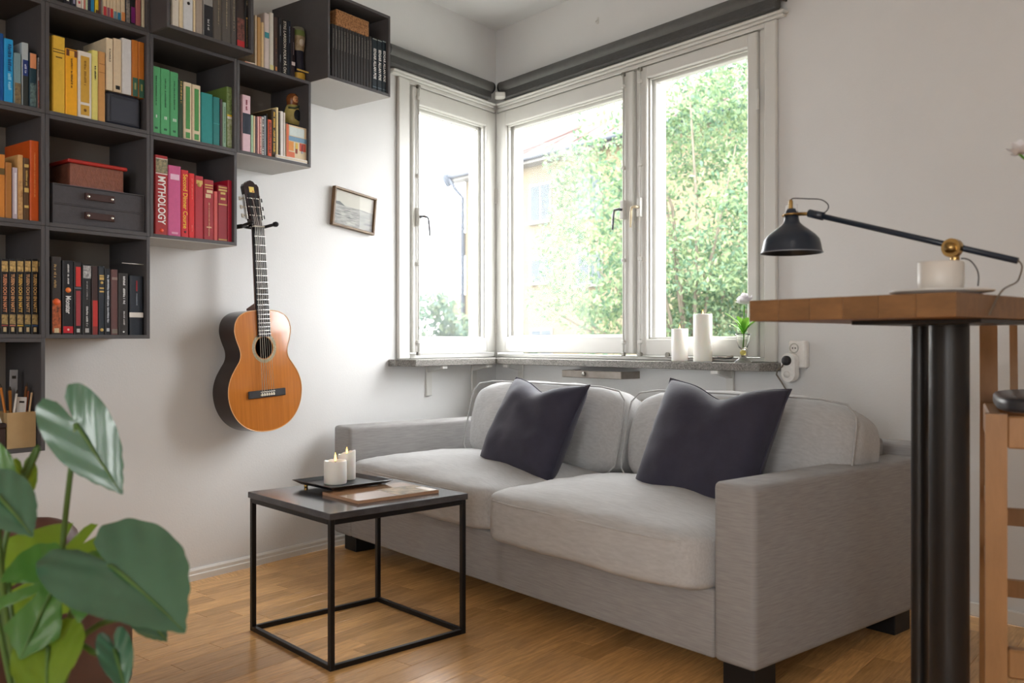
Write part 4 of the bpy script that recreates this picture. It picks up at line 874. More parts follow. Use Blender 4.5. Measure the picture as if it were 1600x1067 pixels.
# hanger
hgp = lw(-1.735,.0,1.385)
t = thing('guitar_hanger', 'black wall hanger holding the guitar by its headstock', 'hanger', hgp, ROTL)
M_BK = mat('black_plastic',(26,27,32),.35)
G().lathe([(.030,0),(.030,.018),(.024,.026),(0,.028)],20,T(-.055,-.0005,-.005)@Rx(math.pi/2)@Matrix.Diagonal((.8,1.25,1,1))).build('wall_plate', M_BK, t)
G().tube([(-.055,-.02,0),(-.053,-.075,.003),(-.050,-.105,.004)],.009,10).build('arm', M_BK, t)
G().tube([(-.046,-.168,.016),(-.050,-.125,.008),(-.048,-.102,.004),(-.02,-.090,.004),(.02,-.090,.004),(.040,-.102,.006),(.042,-.125,.008),(.055,-.172,.016)],.0062,10).build('yoke', M_BK, t)
G().lathe([(0,-.012),(.010,-.008),(.011,.004),(.007,.012),(0,.014)],14,T(.058,-.176,.017)@Rx(math.pi/2)).build('end_knob', M_BK, t)

# ================================================================ picture on the wall
cP=[LW(*p,.02) for p in ((524.3,294.2),(589.8,306),(583.2,364),(516.8,354.3))]
cs=sum(p[0] for p in cP)/4; cz=sum(p[1] for p in cP)/4
wd=((cP[1][0]-cP[0][0])+(cP[2][0]-cP[3][0]))/2; ht=((cP[0][1]-cP[3][1])+(cP[1][1]-cP[2][1]))/2
tilt=math.atan2((cP[0][0]+cP[1][0]-cP[2][0]-cP[3][0])/2, ht)*.62
t = thing('framed_picture', 'small tilted seascape in a thin wooden frame on the wall', 'picture', lw(cs,0,cz), ROTL); t.rotation_euler=(math.radians(0),tilt,ROTL)
M_FR=mat('frame_wood',(112,86,58),.4,var=.2,vscale=20); a,b=wd/2,ht/2; fw_=.011
for q in ((-a,a,b-fw_,b),(-a,a,-b,-b+fw_),(-a,-a+fw_,-b+fw_,b-fw_),(a-fw_,a,-b+fw_,b-fw_)): B('frame_bar', M_FR, t, q[0],q[1],-.026,-.004,q[2],q[3],.002)
pr_=B('print', mat('print_sky',(182,180,168),.5,var=.05,vscale=14), t, -a+fw_,a-fw_,-.014,-.008,-b+fw_,b-fw_)
iw=a-fw_-.001; ih=b-fw_-.001
B('sea', mat('print_sea',(108,110,108),.5,rgb2=(172,170,162),vscale=22,stretch=(1,1,6)), pr_, -iw,iw,-.0146,-.0138,-ih,.012)
g=G(); g.add([(-iw,-.0149,.012),(-iw*.95,-.0149,.024),(-iw*.75,-.0149,.027),(-iw*.5,-.0149,.013),(-iw*.45,-.0149,.011)],[(4,3,2,1,0)]); g.build('headland', pm((96,98,98)), pr_)
g=G(); g.add([(.0*iw,-.0149,.011),(.3*iw,-.0149,.014),(.85*iw,-.0149,.011)],[(2,1,0)]); g.build('far_shore', pm((104,106,106)), pr_)
for x0,x1,z,h2 in ((-.5,-.1,-.010,.004),(.25,.8,-.020,.006),(-.95,-.6,-.036,.006),(.5,.95,-.050,.010),(-.4,-.05,-.04,.006)): 
    g=G(); g.add([(x0*iw,-.0149,z),(x1*iw,-.0149,z),((x0+x1)/2*iw,-.0149,z+h2)],[(0,1,2)]); g.build('wave', pm((98,100,100)), pr_)
B('glazing', M_PANE, t, -iw,iw,-.0195,-.018,-ih,ih)

# ================================================================ sofa
M_SOFA = mat('linen_weave', (158,156,155), .9, var=.13, vscale=14, stretch=(1,1,16), bump=.22, bscale=260)
M_SOFA_LIT = mat('linen_lit', (190,190,190), .9, var=.10, vscale=18, stretch=(1,12,6), bump=.25, bscale=240)  # same linen as the frame, lightened to paint in window light
XL_,XR_,YF,YBk=-3.586,-1.352,1.932,2.86
sf = thing('sofa', 'light grey linen two-seat sofa under the corner window', 'sofa', (0,0,0))
def rounded(nm, x0,x1,y0,y1,z0,z1, m, par, r=.02, seg=3):
    o=G().box(x0,x1,y0,y1,z0,z1).build(nm,m,par); bm=bmesh.new(); bm.from_mesh(o.data); bmesh.ops.bevel(bm,geom=bm.edges[:],offset=r,segments=seg,profile=.5,affect='EDGES')
    for f in bm.faces: f.smooth=True
    bm.to_mesh(o.data); bm.free(); return o
rounded('seat_base', XL_+.146,XR_-.134,YF+.006,YBk-.02,.076,.262, M_SOFA, sf, .008)
def arm(x0,x1):
    o=rounded('armrest', x0,x1,YF,YBk,.075,.556, M_SOFA, sf, .017); return o
aL=arm(XL_,XL_+.145); aR=arm(XR_-.133,XR_)
rounded('back_frame', XL_+.146,XR_-.1345,YBk-.135,YBk-.001,.20,.612, M_SOFA, sf, .02)
rounded('back_frame', XR_-.30,XR_-.02,YBk+.0005,YBk+.06,.20,.60, M_SOFA, sf, .02)
for x in (XL_+.03,XR_-.13):
    for y in (YF+.04,YBk-.14): B('leg', mat('black_leg',(16,16,18),.5), sf, x,x+.10,y,y+.10,0,.0755,.003)
def cush(nm, c, h, par, rot=0.0, **k):
    vs,fs = cushion(*h, **k); M=T(*c)@Rx(rot); o=G().add(vs,fs,True,M).build(nm, M_SOFA_LIT, par); o.data.update(); return o
def piping(par, pts): G().tube(pts,.0038,6).build('piping', M_SOFA_LIT, par)
# seat cushions
x0,x1,x2=XL_+.147,-2.425,XR_-.1345
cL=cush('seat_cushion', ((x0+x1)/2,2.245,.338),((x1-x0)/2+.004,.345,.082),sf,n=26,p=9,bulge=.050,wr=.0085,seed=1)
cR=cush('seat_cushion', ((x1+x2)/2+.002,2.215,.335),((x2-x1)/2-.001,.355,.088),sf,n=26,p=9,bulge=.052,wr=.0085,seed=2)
def seat_seam(par, c, h, zz):
    p=[]; n=60
    for k in range(n):
        a=2*math.pi*k/n; cx,sy=math.cos(a),math.sin(a); d=(abs(cx)**9+abs(sy)**9)**(1/9); x,y=cx/d,sy/d
        p.append(Vector((c[0]+x*h[0]*.992, c[1]+y*h[1]*.992, c[2]+zz+.004*noise.noise(Vector((x*4,y*4,c[0])))))) 
    G().tube(p,.0042,6,None,True).build('piping', M_SOFA_LIT, par)
seat_seam(cL,((x0+x1)/2,2.245,.338),((x1-x0)/2+.004,.345,.082),.050); seat_seam(cR,((x1+x2)/2+.002,2.215,.335),((x2-x1)/2-.001,.355,.088),.054)
# back cushions
tb=math.radians(-13)
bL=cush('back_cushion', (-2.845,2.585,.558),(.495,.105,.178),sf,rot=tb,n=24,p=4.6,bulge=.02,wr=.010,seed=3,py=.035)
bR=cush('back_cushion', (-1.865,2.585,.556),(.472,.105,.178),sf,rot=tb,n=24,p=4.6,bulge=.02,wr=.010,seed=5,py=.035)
def seam(par, c, h, rot, yy):
    M=T(*c)@Rx(rot); p=[]; n=40
    for k in range(n):
        a=2*math.pi*k/n; cx,sz=math.cos(a),math.sin(a); d=(abs(cx)**8+abs(sz)**8)**(1/8); p.append(M@Vector((cx/d*h[0]*.985, yy, sz/d*h[2]*.975)))
    G().tube(p,.0035,6,None,True).build('piping', M_SOFA_LIT, par)
seam(bL,(-2.845,2.585,.558),(.495,.105,.183),tb,-.088); seam(bR,(-1.865,2.585,.556),(.472,.105,.183),tb,-.088)

# throw pillows
M_VEL = mat('navy_velvet', (50,49,66), .75, var=.10, vscale=25, bump=.06, bscale=90); _M['navy_velvet'].node_tree.nodes['Principled BSDF'].inputs['Sheen Weight'].default_value=.15
def pillow(lab, c, hx, hz, th, lean, yaw, roll, seed, chop=.045):
    t = thing('throw_pillow', lab, 'pillow', c, 0, 'dark velvet pillows on the sofa')
    n=30; vs=[]; fs=[]
    def P(i,j,sg):
        u=-1+2*i/n; v=-1+2*j/n
        x=hx*u*(1-.085*(1-v*v)); z=hz*v*(1-.085*(1-u*u))
        z-=chop*math.exp(-((u-.05)/.42)**2)*max(0,v)**2.2*1.0
        prof=max(0,(1-u**4)*(1-v**4))**.62
        y=sg*th*prof
        if sg<0: y+=.35*chop*math.exp(-((u-.05)/.28)**2)*max(0,v)**1.5*prof
        q=Vector((x,y,z)); s=Vector((seed*5.3,0,0))
        y+=sg*.012*prof*(noise.noise(q*8+s)+.35*noise.noise(Vector((q.x*14+q.z*10,0,q.z*16-q.x*8))+s)); z+=.006*noise.noise(q*6+s)
        return Vector((x,y,z))
    idx={}
    for sg in (-1,1):
        for i in range(n+1):
            for j in range(n+1):
                edge = i in (0,n) or j in (0,n); k=(i,j,0 if edge else sg)
                if k not in idx: idx[k]=len(vs); vs.append(P(i,j,sg))
        for i in range(n):
            for j in range(n):
                q=[idx[(a,b,0 if (a in (0,n) or b in (0,n)) else sg)] for a,b in ((i,j),(i+1,j),(i+1,j+1),(i,j+1))]; fs.append(q if sg<0 else q[::-1])
    M=Rz(yaw)@Rx(lean)@Ry(roll)
    G().add(vs,fs,True,M).build('cover', M_VEL, t)
    ed=[P(i,0,1) for i in range(n)]+[P(n,j,1) for j in range(n)]+[P(n-i,n,1) for i in range(n)]+[P(0,n-j,1) for j in range(n)]
    G().tube([M@p for p in ed],.0028,6,None,True).build('edge_seam', M_VEL, t)
pillow('dark navy velvet pillow leaning in the far corner of the sofa', (-2.655,2.305,.585), .225,.212,.088, math.radians(-28), math.radians(0), math.radians(2), 1)
pillow('larger dark navy velvet pillow near the front armrest', (-1.805,2.315,.583), .236,.235,.098, math.radians(-26), math.radians(3), math.radians(3), 2)

# ================================================================ coffee table and what stands on it
ct = thing('coffee_table', 'square black marble coffee table on a thin steel cube frame', 'table', (-2.503,1.434,0), math.radians(2.8))
M_FRM = mat('black_steel',(22,21,23),.35,.3); M_MAR = mat('dark_marble',(58,58,62),.13,rgb2=(84,84,88),vscale=9,spec=.6)
r_=.0075; e_=.2395; zt_=.4265
def bar(a,b): G().box(min(a[0],b[0])-r_,max(a[0],b[0])+r_,min(a[1],b[1])-r_,max(a[1],b[1])+r_,min(a[2],b[2]),max(a[2],b[2]),None,.001).build('frame_bar', M_FRM, ct)
for sx in (-1,1):
    for sy in (-1,1): G().box(sx*e_-r_,sx*e_+r_,sy*e_-r_,sy*e_+r_,0,zt_,None,.001).build('leg', M_FRM, ct)
for z in (0,zt_-.015):
    for s in (-1,1):
        B('frame_bar', M_FRM, ct, -e_+r_,e_-r_,s*e_-r_,s*e_+r_,z,z+.015,.001); B('frame_bar', M_FRM, ct, s*e_-r_,s*e_+r_,-e_+r_,e_-r_,z,z+.015,.001)
B('table_top', M_MAR, ct, -.252,.252,-.252,.252,zt_+.0003,.446,.0015)
ZT=.4462
t = thing('serving_tray', 'small black tray with gold feet on the coffee table', 'tray', (-2.630,1.452,ZT), math.radians(5))
a,b=.118,.122
M_TR=mat('tray_black',(24,25,30),.35)
g=G(); i_=.022
g.add([(-a+i_,-b+i_,.010),(a-i_,-b+i_,.010),(a-i_,b-i_,.010),(-a+i_,b-i_,.010),(-a,-b,.024),(a,-b,.024),(a,b,.024),(-a,b,.024),(-a+i_,-b+i_,.014),(a-i_,-b+i_,.014),(a-i_,b-i_,.014),(-a+i_,b-i_,.014),(-a+.004,-b+.004,.025),(a-.004,-b+.004,.025),(a-.004,b-.004,.025),(-a+.004,b-.004,.025)],
 [(3,2,1,0),(0,1,5,4),(1,2,6,5),(2,3,7,6),(3,0,4,7),(8,9,10,11),(9,8,12,13),(10,9,13,14),(11,10,14,15),(8,11,15,12),(4,5,13,12),(5,6,14,13),(6,7,15,14),(7,4,12,15)]); g.build('tray_body', M_TR, t)
for x in (-.085,.085):
    for y in (-.088,.088): G().lathe([(.006,0),(.007,.004),(.006,.0105)],10,T(x,y,0)).build('foot', mat('brass',(214,170,90),.25,1.0), t)
M_WAX=mat('candle_wax',(250,245,238),.45,sss=.35)
def candle(lab,loc,r,h,slant=0,flame=True,grp=None,fl=1.0,melt=0.0):
    t = thing('pillar_candle', lab, 'candle', loc, 0, grp)
    n=28; vs=[]; fs=[]; pr=[(r*.96,0),(r,.003),(r,h*.5),(r,h-.004),(r*.96,h),(r*.86,h-.002),(r*.80,h-.006-melt),(r*.3,h-.008-melt),(0.001,h-.008-melt)]
    for q,z in pr:
        for k in range(n):
            a=2*math.pi*k/n; x=q*math.cos(a); y=q*math.sin(a); zz=z
            if z>h*.6: zz+=slant*(x*RT.x+y*RT.y)+(.003*noise.noise(Vector((math.cos(a)*2,math.sin(a)*2,h*9))) if melt else 0)
            vs.append((x,y,zz))
    for i in range(len(pr)-1):
        for k in range(n): fs.append((i*n+k,i*n+(k+1)%n,(i+1)*n+(k+1)%n,(i+1)*n+k))
    fs.append(tuple(range(n))[::-1]); G().add(vs,fs,True).build('wax_body', M_WAX, t)
    G().tube([(0,0,h-.010-melt),(.0006,0,h+.001-melt*.3)],.0011,6).build('wick', pm((40,34,30)), t)
    if flame:
        f=fl; G().lathe([(.0003,0),(.0030*f,.004*f),(.0038*f,.009*f),(.0030*f,.015*f),(.0013*f,.022*f),(.0001,.028*f)],12,T(.0006,0,h-.001-melt*.5)).build('flame', mat('flame',(255,190,90),.5,emis=((255,188,84),5.0)), t)
    return t
zc=ZT+.0142
candle('lit white pillar candle at the front of the black tray', (-2.632,1.425,zc), .0375,.076,0,True,'lit candles on the tray',1.05,.003)
candle('lit white candle with a slanted melted rim at the back of the tray', (-2.690,1.500,zc), .030,.092,.25,True,'lit candles on the tray',.9,.012)
t = thing('magazine', 'glossy brown picture magazine lying on the coffee table', 'magazine', (-2.430,1.478,ZT), math.radians(1.5))
a,b=.106,.150
G().box(-a+.001,a-.001,-b+.001,b-.001,0,.0085).build('pages', pm((190,150,120),.4), t)
G().box(-a,a,-b,b,.0086,.0098,None,.0004).build('cover', mat('cover_print',(196,140,100),.12,rgb2=(150,128,104),vscale=14,coat=.6), t)
G().box(-a,-a+.0009,-b,b,0,.0086).build('spine', pm((150,90,66),.3), t)
G().box(-.03,.095,.00,.145,.0097,.0101).build('cover_picture', mat('cover_print2',(120,116,100),.15,rgb2=(196,170,140),vscale=24), t); G().box(.02,.10,.118,.146,.0100,.0103).build('cover_title', pm((226,214,200),.2), t)

# ================================================================ on the sill
M_W2=M_WAX
xs,_=RW(1062,567,.075); candle('shorter white pillar candle on the stone sill', (xs,C0.y-.075,SILL+.0002), .036,.143,0,True,'candles on the sill',.7,.002)
xs,_=RW(1098,567,.078); candle('tall white pillar candle on the stone sill', (xs,C0.y-.078,SILL+.0002), .040,.205,0,True,'candles on the sill',.7,.002)
xs,_=RW(1161,567,.070)
t = thing('glass_vase', 'small clear glass vase with yellow stem holding one white flower', 'vase', (xs,C0.y-.070,SILL+.0002), 0)
M_GL=mat('vase_glass',(250,252,248),.02,trans=1.0,ior=1.45); M_GY=mat('amber_glass',(232,220,130),.1,trans=.7)
G().lathe([(.040,0),(.039,.003),(.022,.014),(.009,.026),(.0075,.030)],24,None,False).build('foot', M_GL, t)
G().lathe([(.0075,.0300),(.0125,.036),(.0125,.045),(.0085,.052)],20,None,False).build('stem_knob', M_GY, t)
G().lathe([(.0085,.052),(.018,.062),(.026,.085),(.029,.112),(.031,.118),(.0295,.117),(.0275,.111),(.0245,.086),(.0165,.064),(.002,.056)],24,None,False).build('bowl', M_GL, t)
fl = thing('white_flower', 'single white carnation with green leaves in the glass vase', 'flower', (xs,C0.y-.070,SILL+.0602), 0)
M_ST=leaf_mat('flower_green',(104,168,60),(150,210,80),.4); M_PT=leaf_mat('petal_white',(240,236,240),(240,236,240),.4,.6)
top=Vector((.012,-.01,.175))
G().tube([(.0,0,0),(.004,.0,.05),(.006,-.004,.11),top],.0026,7).build('stem', M_ST, fl)
r=random.Random(4)
def petal(par,m,base,d,L,W,cup,nm='petal'):
    d=d.normalized(); s=d.cross(Vector((0,0,1)));  s = s.normalized() if s.length>.05 else Vector((1,0,0)); nrm=s.cross(d); vs=[];fs=[];n=5
    for i in range(n+1):
        tt=i/n; w_=W*math.sin(math.pi*min(1,(tt*.86+.07)))**.8; c=base+d*L*tt+nrm*cup*L*tt*tt
        vs+=[c-s*w_+nrm*w_*.35,c,c+s*w_+nrm*w_*.35]
    for i in range(n):
        for q in (0,1): fs.append((3*i+q,3*i+q+1,3*i+q+4,3*i+q+3))
    return G().add(vs,fs,True).build(nm,m,par)
for k in range(30):
    a=r.uniform(0,6.28); el=r.uniform(-.15,1.3); d=Vector((math.cos(a)*math.cos(el),math.sin(a)*math.cos(el),math.sin(el)))
    petal(fl,M_PT,top+Vector((0,0,.004)),d,r.uniform(.034,.046),.017,r.uniform(.1,.5))
for a,el,L,z in ((3.7,1.05,.085,.065),(3.4,.95,.06,.05),(.5,1.0,.07,.06),(5.6,1.0,.06,.07),(.9,1.2,.065,.05),(4.6,1.1,.05,.08),(2.6,1.0,.06,.06)):
    petal(fl,M_ST,Vector((.004,0,z)),Vector((math.cos(a)*math.cos(el),math.sin(a)*math.cos(el),math.sin(el))),L*1.25,.017,-.25,'leaf')

# ================================================================ high table with lamp, cup and stool
TX0,TX1,TY0,TY1,TZ0,TZ1=-1.052,-.651,1.484,2.09,.968,1.009
M_OAK=mat('oak_block',(128,92,56),.4,var=.22,vscale=6,stretch=(2,9,6),rnd=.12); M_BLK=mat('table_black',(24,23,24),.35)
tb = thing('bar_table', 'high table with a thick oak top on black columns', 'table', (0,0,0))
n=6; xs_=[TX0+(TX1-TX0)*k/n for k in range(n+1)]
for k in range(n): B('stave', M_OAK, tb, xs_[k]+.0002,xs_[k+1]-.0002,TY0,TY1,TZ0,TZ1,.0012)
B('mount_plate', M_BLK, tb, -.90,-.66,1.60,1.86,TZ0-.008,TZ0-.0002,.001)
pA=AT(1483,700,1.70); pB=AT(1437,700,1.80)
G().lathe([(.0355,.012),(.0355,TZ0-.0085)],28,T(pA.x,pA.y,0)).build('column', M_BLK, tb); G().lathe([(.0165,.012),(.0165,TZ0-.0085)],20,T(pB.x,pB.y,0)).build('column', M_BLK, tb)
B('base_plate', M_BLK, tb, pA.x-.22,pA.x+.20,pA.y-.2,pA.y+.24,0,.0118,.003)
# saucer and cup
cc=AT(1470,440,1.60)
t = thing('saucer', 'white saucer under the cup on the high table', 'saucer', (cc.x,cc.y,TZ1+.0002), 0)
M_CER=mat('white_ceramic',(226,222,216),.25)
G().lathe([(.045,0),(.050,.002),(.085,.007),(.088,.0095),(.086,.0105),(.080,.0085),(.048,.005),(0,.005)],36,None,True).build('dish', M_CER, t)
t = thing('coffee_cup', 'white ceramic cup on the saucer', 'cup', (cc.x,cc.y,TZ1+.0054), 0)
M_CUP=mat('cup_ceramic',(214,208,200),.35)
G().lathe([(.030,0),(.036,.004),(.0385,.020),(.0385,.056),(.0372,.057),(.0355,.055),(.0355,.018),(.030,.008),(0,.007)],32,None,True).build('cup_body', M_CUP, t)
h_dir=RT*.15+FW*1.0; hx,hy=h_dir.normalized()
G().tube([(hx*.037,hy*.037,.046),(hx*.056,hy*.056,.044),(hx*.062,hy*.062,.030),(hx*.053,hy*.053,.017),(hx*.037,hy*.037,.014)],.0042,8).build('handle', M_CUP, t)
# lamp
Y_L=1.79
sh=YP(1237,365,Y_L); j0=YP(1268,334,Y_L); pv=YP(1492,388,Y_L); tail=YP(1590,407.5,Y_L)
lp = thing('desk_lamp', 'dark blue-black arm lamp with brass joints on the high table', 'lamp', (pv.x,Y_L,TZ1+.0002), 0)
M_LB=mat('lamp_blueblack',(36,46,60),.3,spec=.6); M_BR=mat('lamp_brass',(178,146,92),.28,1.0); off=Vector((pv.x,Y_L,TZ1+.0002))
def rel(p): return Vector(p)-off
G().tube([rel(j0+Vector((.0,0,0))),rel(tail)],.0062,14).build('arm', M_LB, lp)
d_=(tail-j0).normalized(); G().tube([rel(j0-d_*.006),rel(j0+d_*.03)],.0092,14).build('arm_sleeve', M_LB, lp)
zp=pv.z-off.z
G().lathe([(.0185,-.008),(.0185,.008)],22,T(0,-.011,zp)@Rx(math.pi/2)).build('pivot_disc', M_BR, lp); G().lathe([(.0105,0),(.0105,.008),(0,.009)],16,T(0,-.019,zp)@Rx(math.pi/2)).build('pivot_knob', M_BR, lp)
G().lathe([(.0085,.012),(.0085,zp-.012)],14).build('post', M_BR, lp); G().lathe([(.055,0),(.055,.008),(.05,.012),(0,.012)],32).build('base', M_LB, lp)
zb=YP(1237,395,Y_L).z; zt2=YP(1237,346,Y_L).z; D_=sh.dot(Vector((FW.x,FW.y,0))); R_=47*D_/F
sc_=D_/F
prof=[(47,395),(46.5,394),(45,390),(43.8,382),(41.5,374),(36,367.5),(27,360),(17,352.5),(12.5,348),(11,343),(10.3,336)]
pf=[(q*sc_,HC+(HZ-y)*sc_-off.z) for q,y in prof]
thk=.0012
shade=G().lathe(pf+[(max(r-thk,.001),z-.0006) for r,z in pf[::-1]],40,T(sh.x-off.x,0,0),False).build('shade', M_LB, lp)
G().lathe([(47.5*sc_,HC+(HZ-395.6)*sc_-off.z),(48*sc_,HC+(HZ-395)*sc_-off.z),(47.2*sc_,HC+(HZ-394.2)*sc_-off.z)],40,T(sh.x-off.x,0,0),False).build('shade_rim', mat('shade_rim',(150,156,166),.3,.3), shade)
zz=lambda y: HC+(HZ-y)*sc_-off.z
G().lathe([(10.3*sc_,zz(336)),(9.5*sc_,zz(331)),(7*sc_,zz(326.5)),(0.1*sc_,zz(325))],24,T(sh.x-off.x,0,0)).build('shade_cap', M_LB, lp)
G().lathe([(11.5*sc_,zz(337.2)),(13*sc_,zz(336.5)),(13*sc_,zz(334.5)),(11*sc_,zz(333.8))],28,T(sh.x-off.x,0,0),False).build('brass_ring', M_BR, lp)
G().tube([(sh.x-off.x+11*sc_,0,zz(335.5)),rel(j0)],.0042,10).build('brass_link', M_BR, lp); G().lathe([(0,-.004),(.004,0),(0,.004)],8,T(sh.x-off.x-15*sc_,0,zz(335.5))).build('ring_screw', M_BR, lp)
for dx in (-8.5,8.5): G().tube([(sh.x-off.x+dx*sc_,0,zz(333)),(sh.x-off.x+dx*sc_,0,zz(320))],1.4*sc_,8).build('clear_peg', pm((226,226,228),.1), lp)
G().lathe([(3.4*sc_,zz(330)),(3.4*sc_,zz(315)),(2.2*sc_,zz(312.5)),(0.1*sc_,zz(312))],12,T(sh.x-off.x,-.004,0)).build('brass_fitting', M_BR, lp)
def pl(px,py): return rel(YP(px,py,Y_L))
def XE(px,py): r=_ray(px,py); t=(TX1+.0035)/r.x; return rel(Vector((TX1+.0035,r.y*t,HC+r.z*t)))
def smooth(p,n=6):
    p=[Vector(q) for q in p]; o=[]
    for i in range(len(p)-1):
        a,b,c,d=p[max(i-1,0)],p[i],p[i+1],p[min(i+2,len(p)-1)]
        for k in range(n):
            t=k/n; o.append(.5*((2*b)+(c-a)*t+(2*a-5*b+4*c-d)*t*t+(3*b-a-3*c+d)*t**3))
    return o+[p[-1]]
G().tube(smooth([pl(1235.5,315),pl(1236.5,311.5),pl(1242,309.8),pl(1262,310.6),pl(1281,311.5),pl(1291,316.5),pl(1294.5,322.5),pl(1292,329),pl(1286,334),pl(1283,337)]),.0013,8).build('upper_cord', pm((70,68,68)), lp)
G().tube(smooth([pl(1590,407),pl(1594,410),pl(1597,417),pl(1594,430),pl(1588,441),XE(1568,452),XE(1556,470),XE(1546,492)]),.0016,8).build('power_cord', pm((110,98,84)), lp)
G().tube(smooth([pl(1502,404),pl(1508,404),pl(1517,408),pl(1526,420),pl(1529,432),pl(1528,447)]),.0014,8).build('joint_cord', pm((80,78,78)), lp)
# flower at the picture edge, in a vase on the high table
fp=AT(1593,241,1.56); vb=Vector((TX1-.045,1.97,TZ1+.0002))
t = thing('bud_vase', 'slim white vase on the high table beyond the right picture edge', 'vase', vb, 0)
G().lathe([(.028,0),(.032,.01),(.030,.05),(.014,.09),(.011,.12),(.014,.128),(.012,.127),(.009,.118),(.010,.09),(.001,.02)],24).build('vase_body', M_CER, t)
f2 = thing('orchid_spray', 'white blossom entering at the right picture edge', 'flower', vb+Vector((0,0,.10)), 0)
rp_=fp-(vb+Vector((0,0,.10)))
G().tube(smooth([(0,0,0),(.004,0,.05),rp_*.6+Vector((.03,0,.02)),rp_]),.002,7).build('stem', M_ST, f2)
for k in range(11):
    a=k*2.4; el=-.3+.13*k; petal(f2,M_PT,rp_,Vector((math.cos(a)*math.cos(el),math.sin(a)*math.cos(el),math.sin(el))),.024,.009,.3)
# stool
st = thing('bar_stool', 'light oak bar stool with slatted back and dark seat pad', 'stool', (-.715,1.80,0), math.radians(23.7))
M_ST2=mat('stool_oak',(158,116,74),.4,var=.14,vscale=8,stretch=(5,5,1)); W_=.40; DP=.42; SZ=.79
def leg(pts,w_,nm='leg'):
    g=G(); vs=[]
    for p in pts: vs+=[(p[0]-w_,p[1]-w_,p[2]),(p[0]+w_,p[1]-w_,p[2]),(p[0]+w_,p[1]+w_,p[2]),(p[0]-w_,p[1]+w_,p[2])]
    fs=[(3,2,1,0)]+[(4*i+k,4*i+(k+1)%4,4*i+4+(k+1)%4,4*i+4+k) for i in range(len(pts)-1) for k in range(4)]+[tuple(range(len(vs)-4,len(vs)))]
    return g.add(vs,fs).build(nm,M_ST2,st)
leg([(0,0,0),(0,0,SZ)],.0185); leg([(W_,0,0),(W_,0,SZ)],.0185)
for x in (0,W_): leg([(x,DP+.07,0),(x,DP+.01,SZ*.6),(x,DP,SZ),(x,DP+.045,1.03)],.0185,'back_leg')
B('front_rail', M_ST2, st, .0187,W_-.0187,-.014,.012,SZ-.065,SZ-.004,.003); B('side_rail', M_ST2, st, -.012,.012,.0187,DP-.0187,SZ-.065,SZ-.004,.003); B('side_rail', M_ST2, st, W_-.012,W_+.012,.0187,DP-.0187,SZ-.065,SZ-.004,.003)
B('back_rail', M_ST2, st, .0187,W_-.0187,DP-.012,DP+.012,SZ-.05,SZ-.004,.003); B('footrest', M_ST2, st, .0187,W_-.0187,-.016,.014,.29,.345,.004)
for z in (.42,.56): B('side_stretcher', M_ST2, st, -.010,.010,.0187,DP-.012,z,z+.035,.002); B('side_stretcher', M_ST2, st, W_-.010,W_+.010,.0187,DP-.012,z,z+.035,.002)
B('back_stretcher', M_ST2, st, .0187,W_-.0187,DP+.006,DP+.026,.50,.54,.002); B('back_stretcher', M_ST2, st, .0187,W_-.0187,DP+.020,DP+.040,.33,.37,.002)
B('top_rail', M_ST2, st, .0187,W_-.0187,DP+.030,DP+.055,.985,1.03,.004)
for k in range(9):
    x=.052+k*(W_-.104)/8; g=G(); g.add([(x-.008,DP-.008,SZ-.02),(x+.008,DP-.008,SZ-.02),(x+.008,DP+.008,SZ-.02),(x-.008,DP+.008,SZ-.02),(x-.008,DP+.034,.99),(x+.008,DP+.034,.99),(x+.008,DP+.050,.99),(x-.008,DP+.050,.99)],[(3,2,1,0),(4,5,6,7),(0,1,5,4),(1,2,6,5),(2,3,7,6),(3,0,4,7)]); g.build('back_slat', M_ST2, st)
vs,fs=cushion(W_/2-.004,DP/2-.018,.017,n=10,p=6,bulge=.008); G().add(vs,fs,True,T(W_/2,DP/2-.008,SZ+.014)).build('seat_pad', mat('pad_leather',(64,62,64),.35), st)

# ================================================================ armchair and plant at the front
M_BRL=mat('brown_leather_chair',(86,54,44),.45,var=.1,vscale=12,bump=.08)
ac = thing('armchair', 'brown leather armchair half hidden behind the plant', 'armchair', (-2.304,.122,0), math.radians(50.3))
rounded('seat_block',-.34,.34,-.30,.20,.08,.30,M_BRL,ac,.04); rounded('backrest',-.44,.33,.205,.36,.08,.505,M_BRL,ac,.07); rounded('armrest',-.46,-.345,-.32,.20,.08,.42,M_BRL,ac,.03); rounded('armrest',.345,.44,-.33,.36,.08,.42,M_BRL,ac,.025)
vs,fs=cushion(.33,.24,.05,n=10,p=6,bulge=.02); G().add(vs,fs,True,T(0,-.045,.345)).build('seat_cushion',M_BRL,ac)
for x in (-.36,.36):
    for y in (-.26,.26): G().lathe([(.018,0),(.024,.08)],12,T(x,y,0)).build('leg',M_EBON,ac)
PD=1.32
pb=AT(62,1050,PD); pb.z=0
pl_ = thing('monstera_plant', 'monstera with glossy split leaves in a pot in the near corner', 'plant', pb, 0)
pot=G().lathe([(.10,0),(.11,.01),(.135,.24),(.14,.25),(.13,.25),(.125,.225),(.001,.22)],32).build('pot', mat('terracotta_grey',(150,140,130),.7), pl_)
M_L1=leaf_mat('leaf_deep',(66,114,50),(110,160,50),.22,.28,.4); M_L2=leaf_mat('leaf_yellow',(104,140,46),(150,180,56),.45,.35); M_L3=leaf_mat('leaf_sky_sheen',(68,108,86),(90,140,70),.15,.27,.9); M_STEM=leaf_mat('leaf_stalk',(86,118,60),(110,150,60),.2,.4)  # M_L3: base tinted bluish to stand in for sky sheen
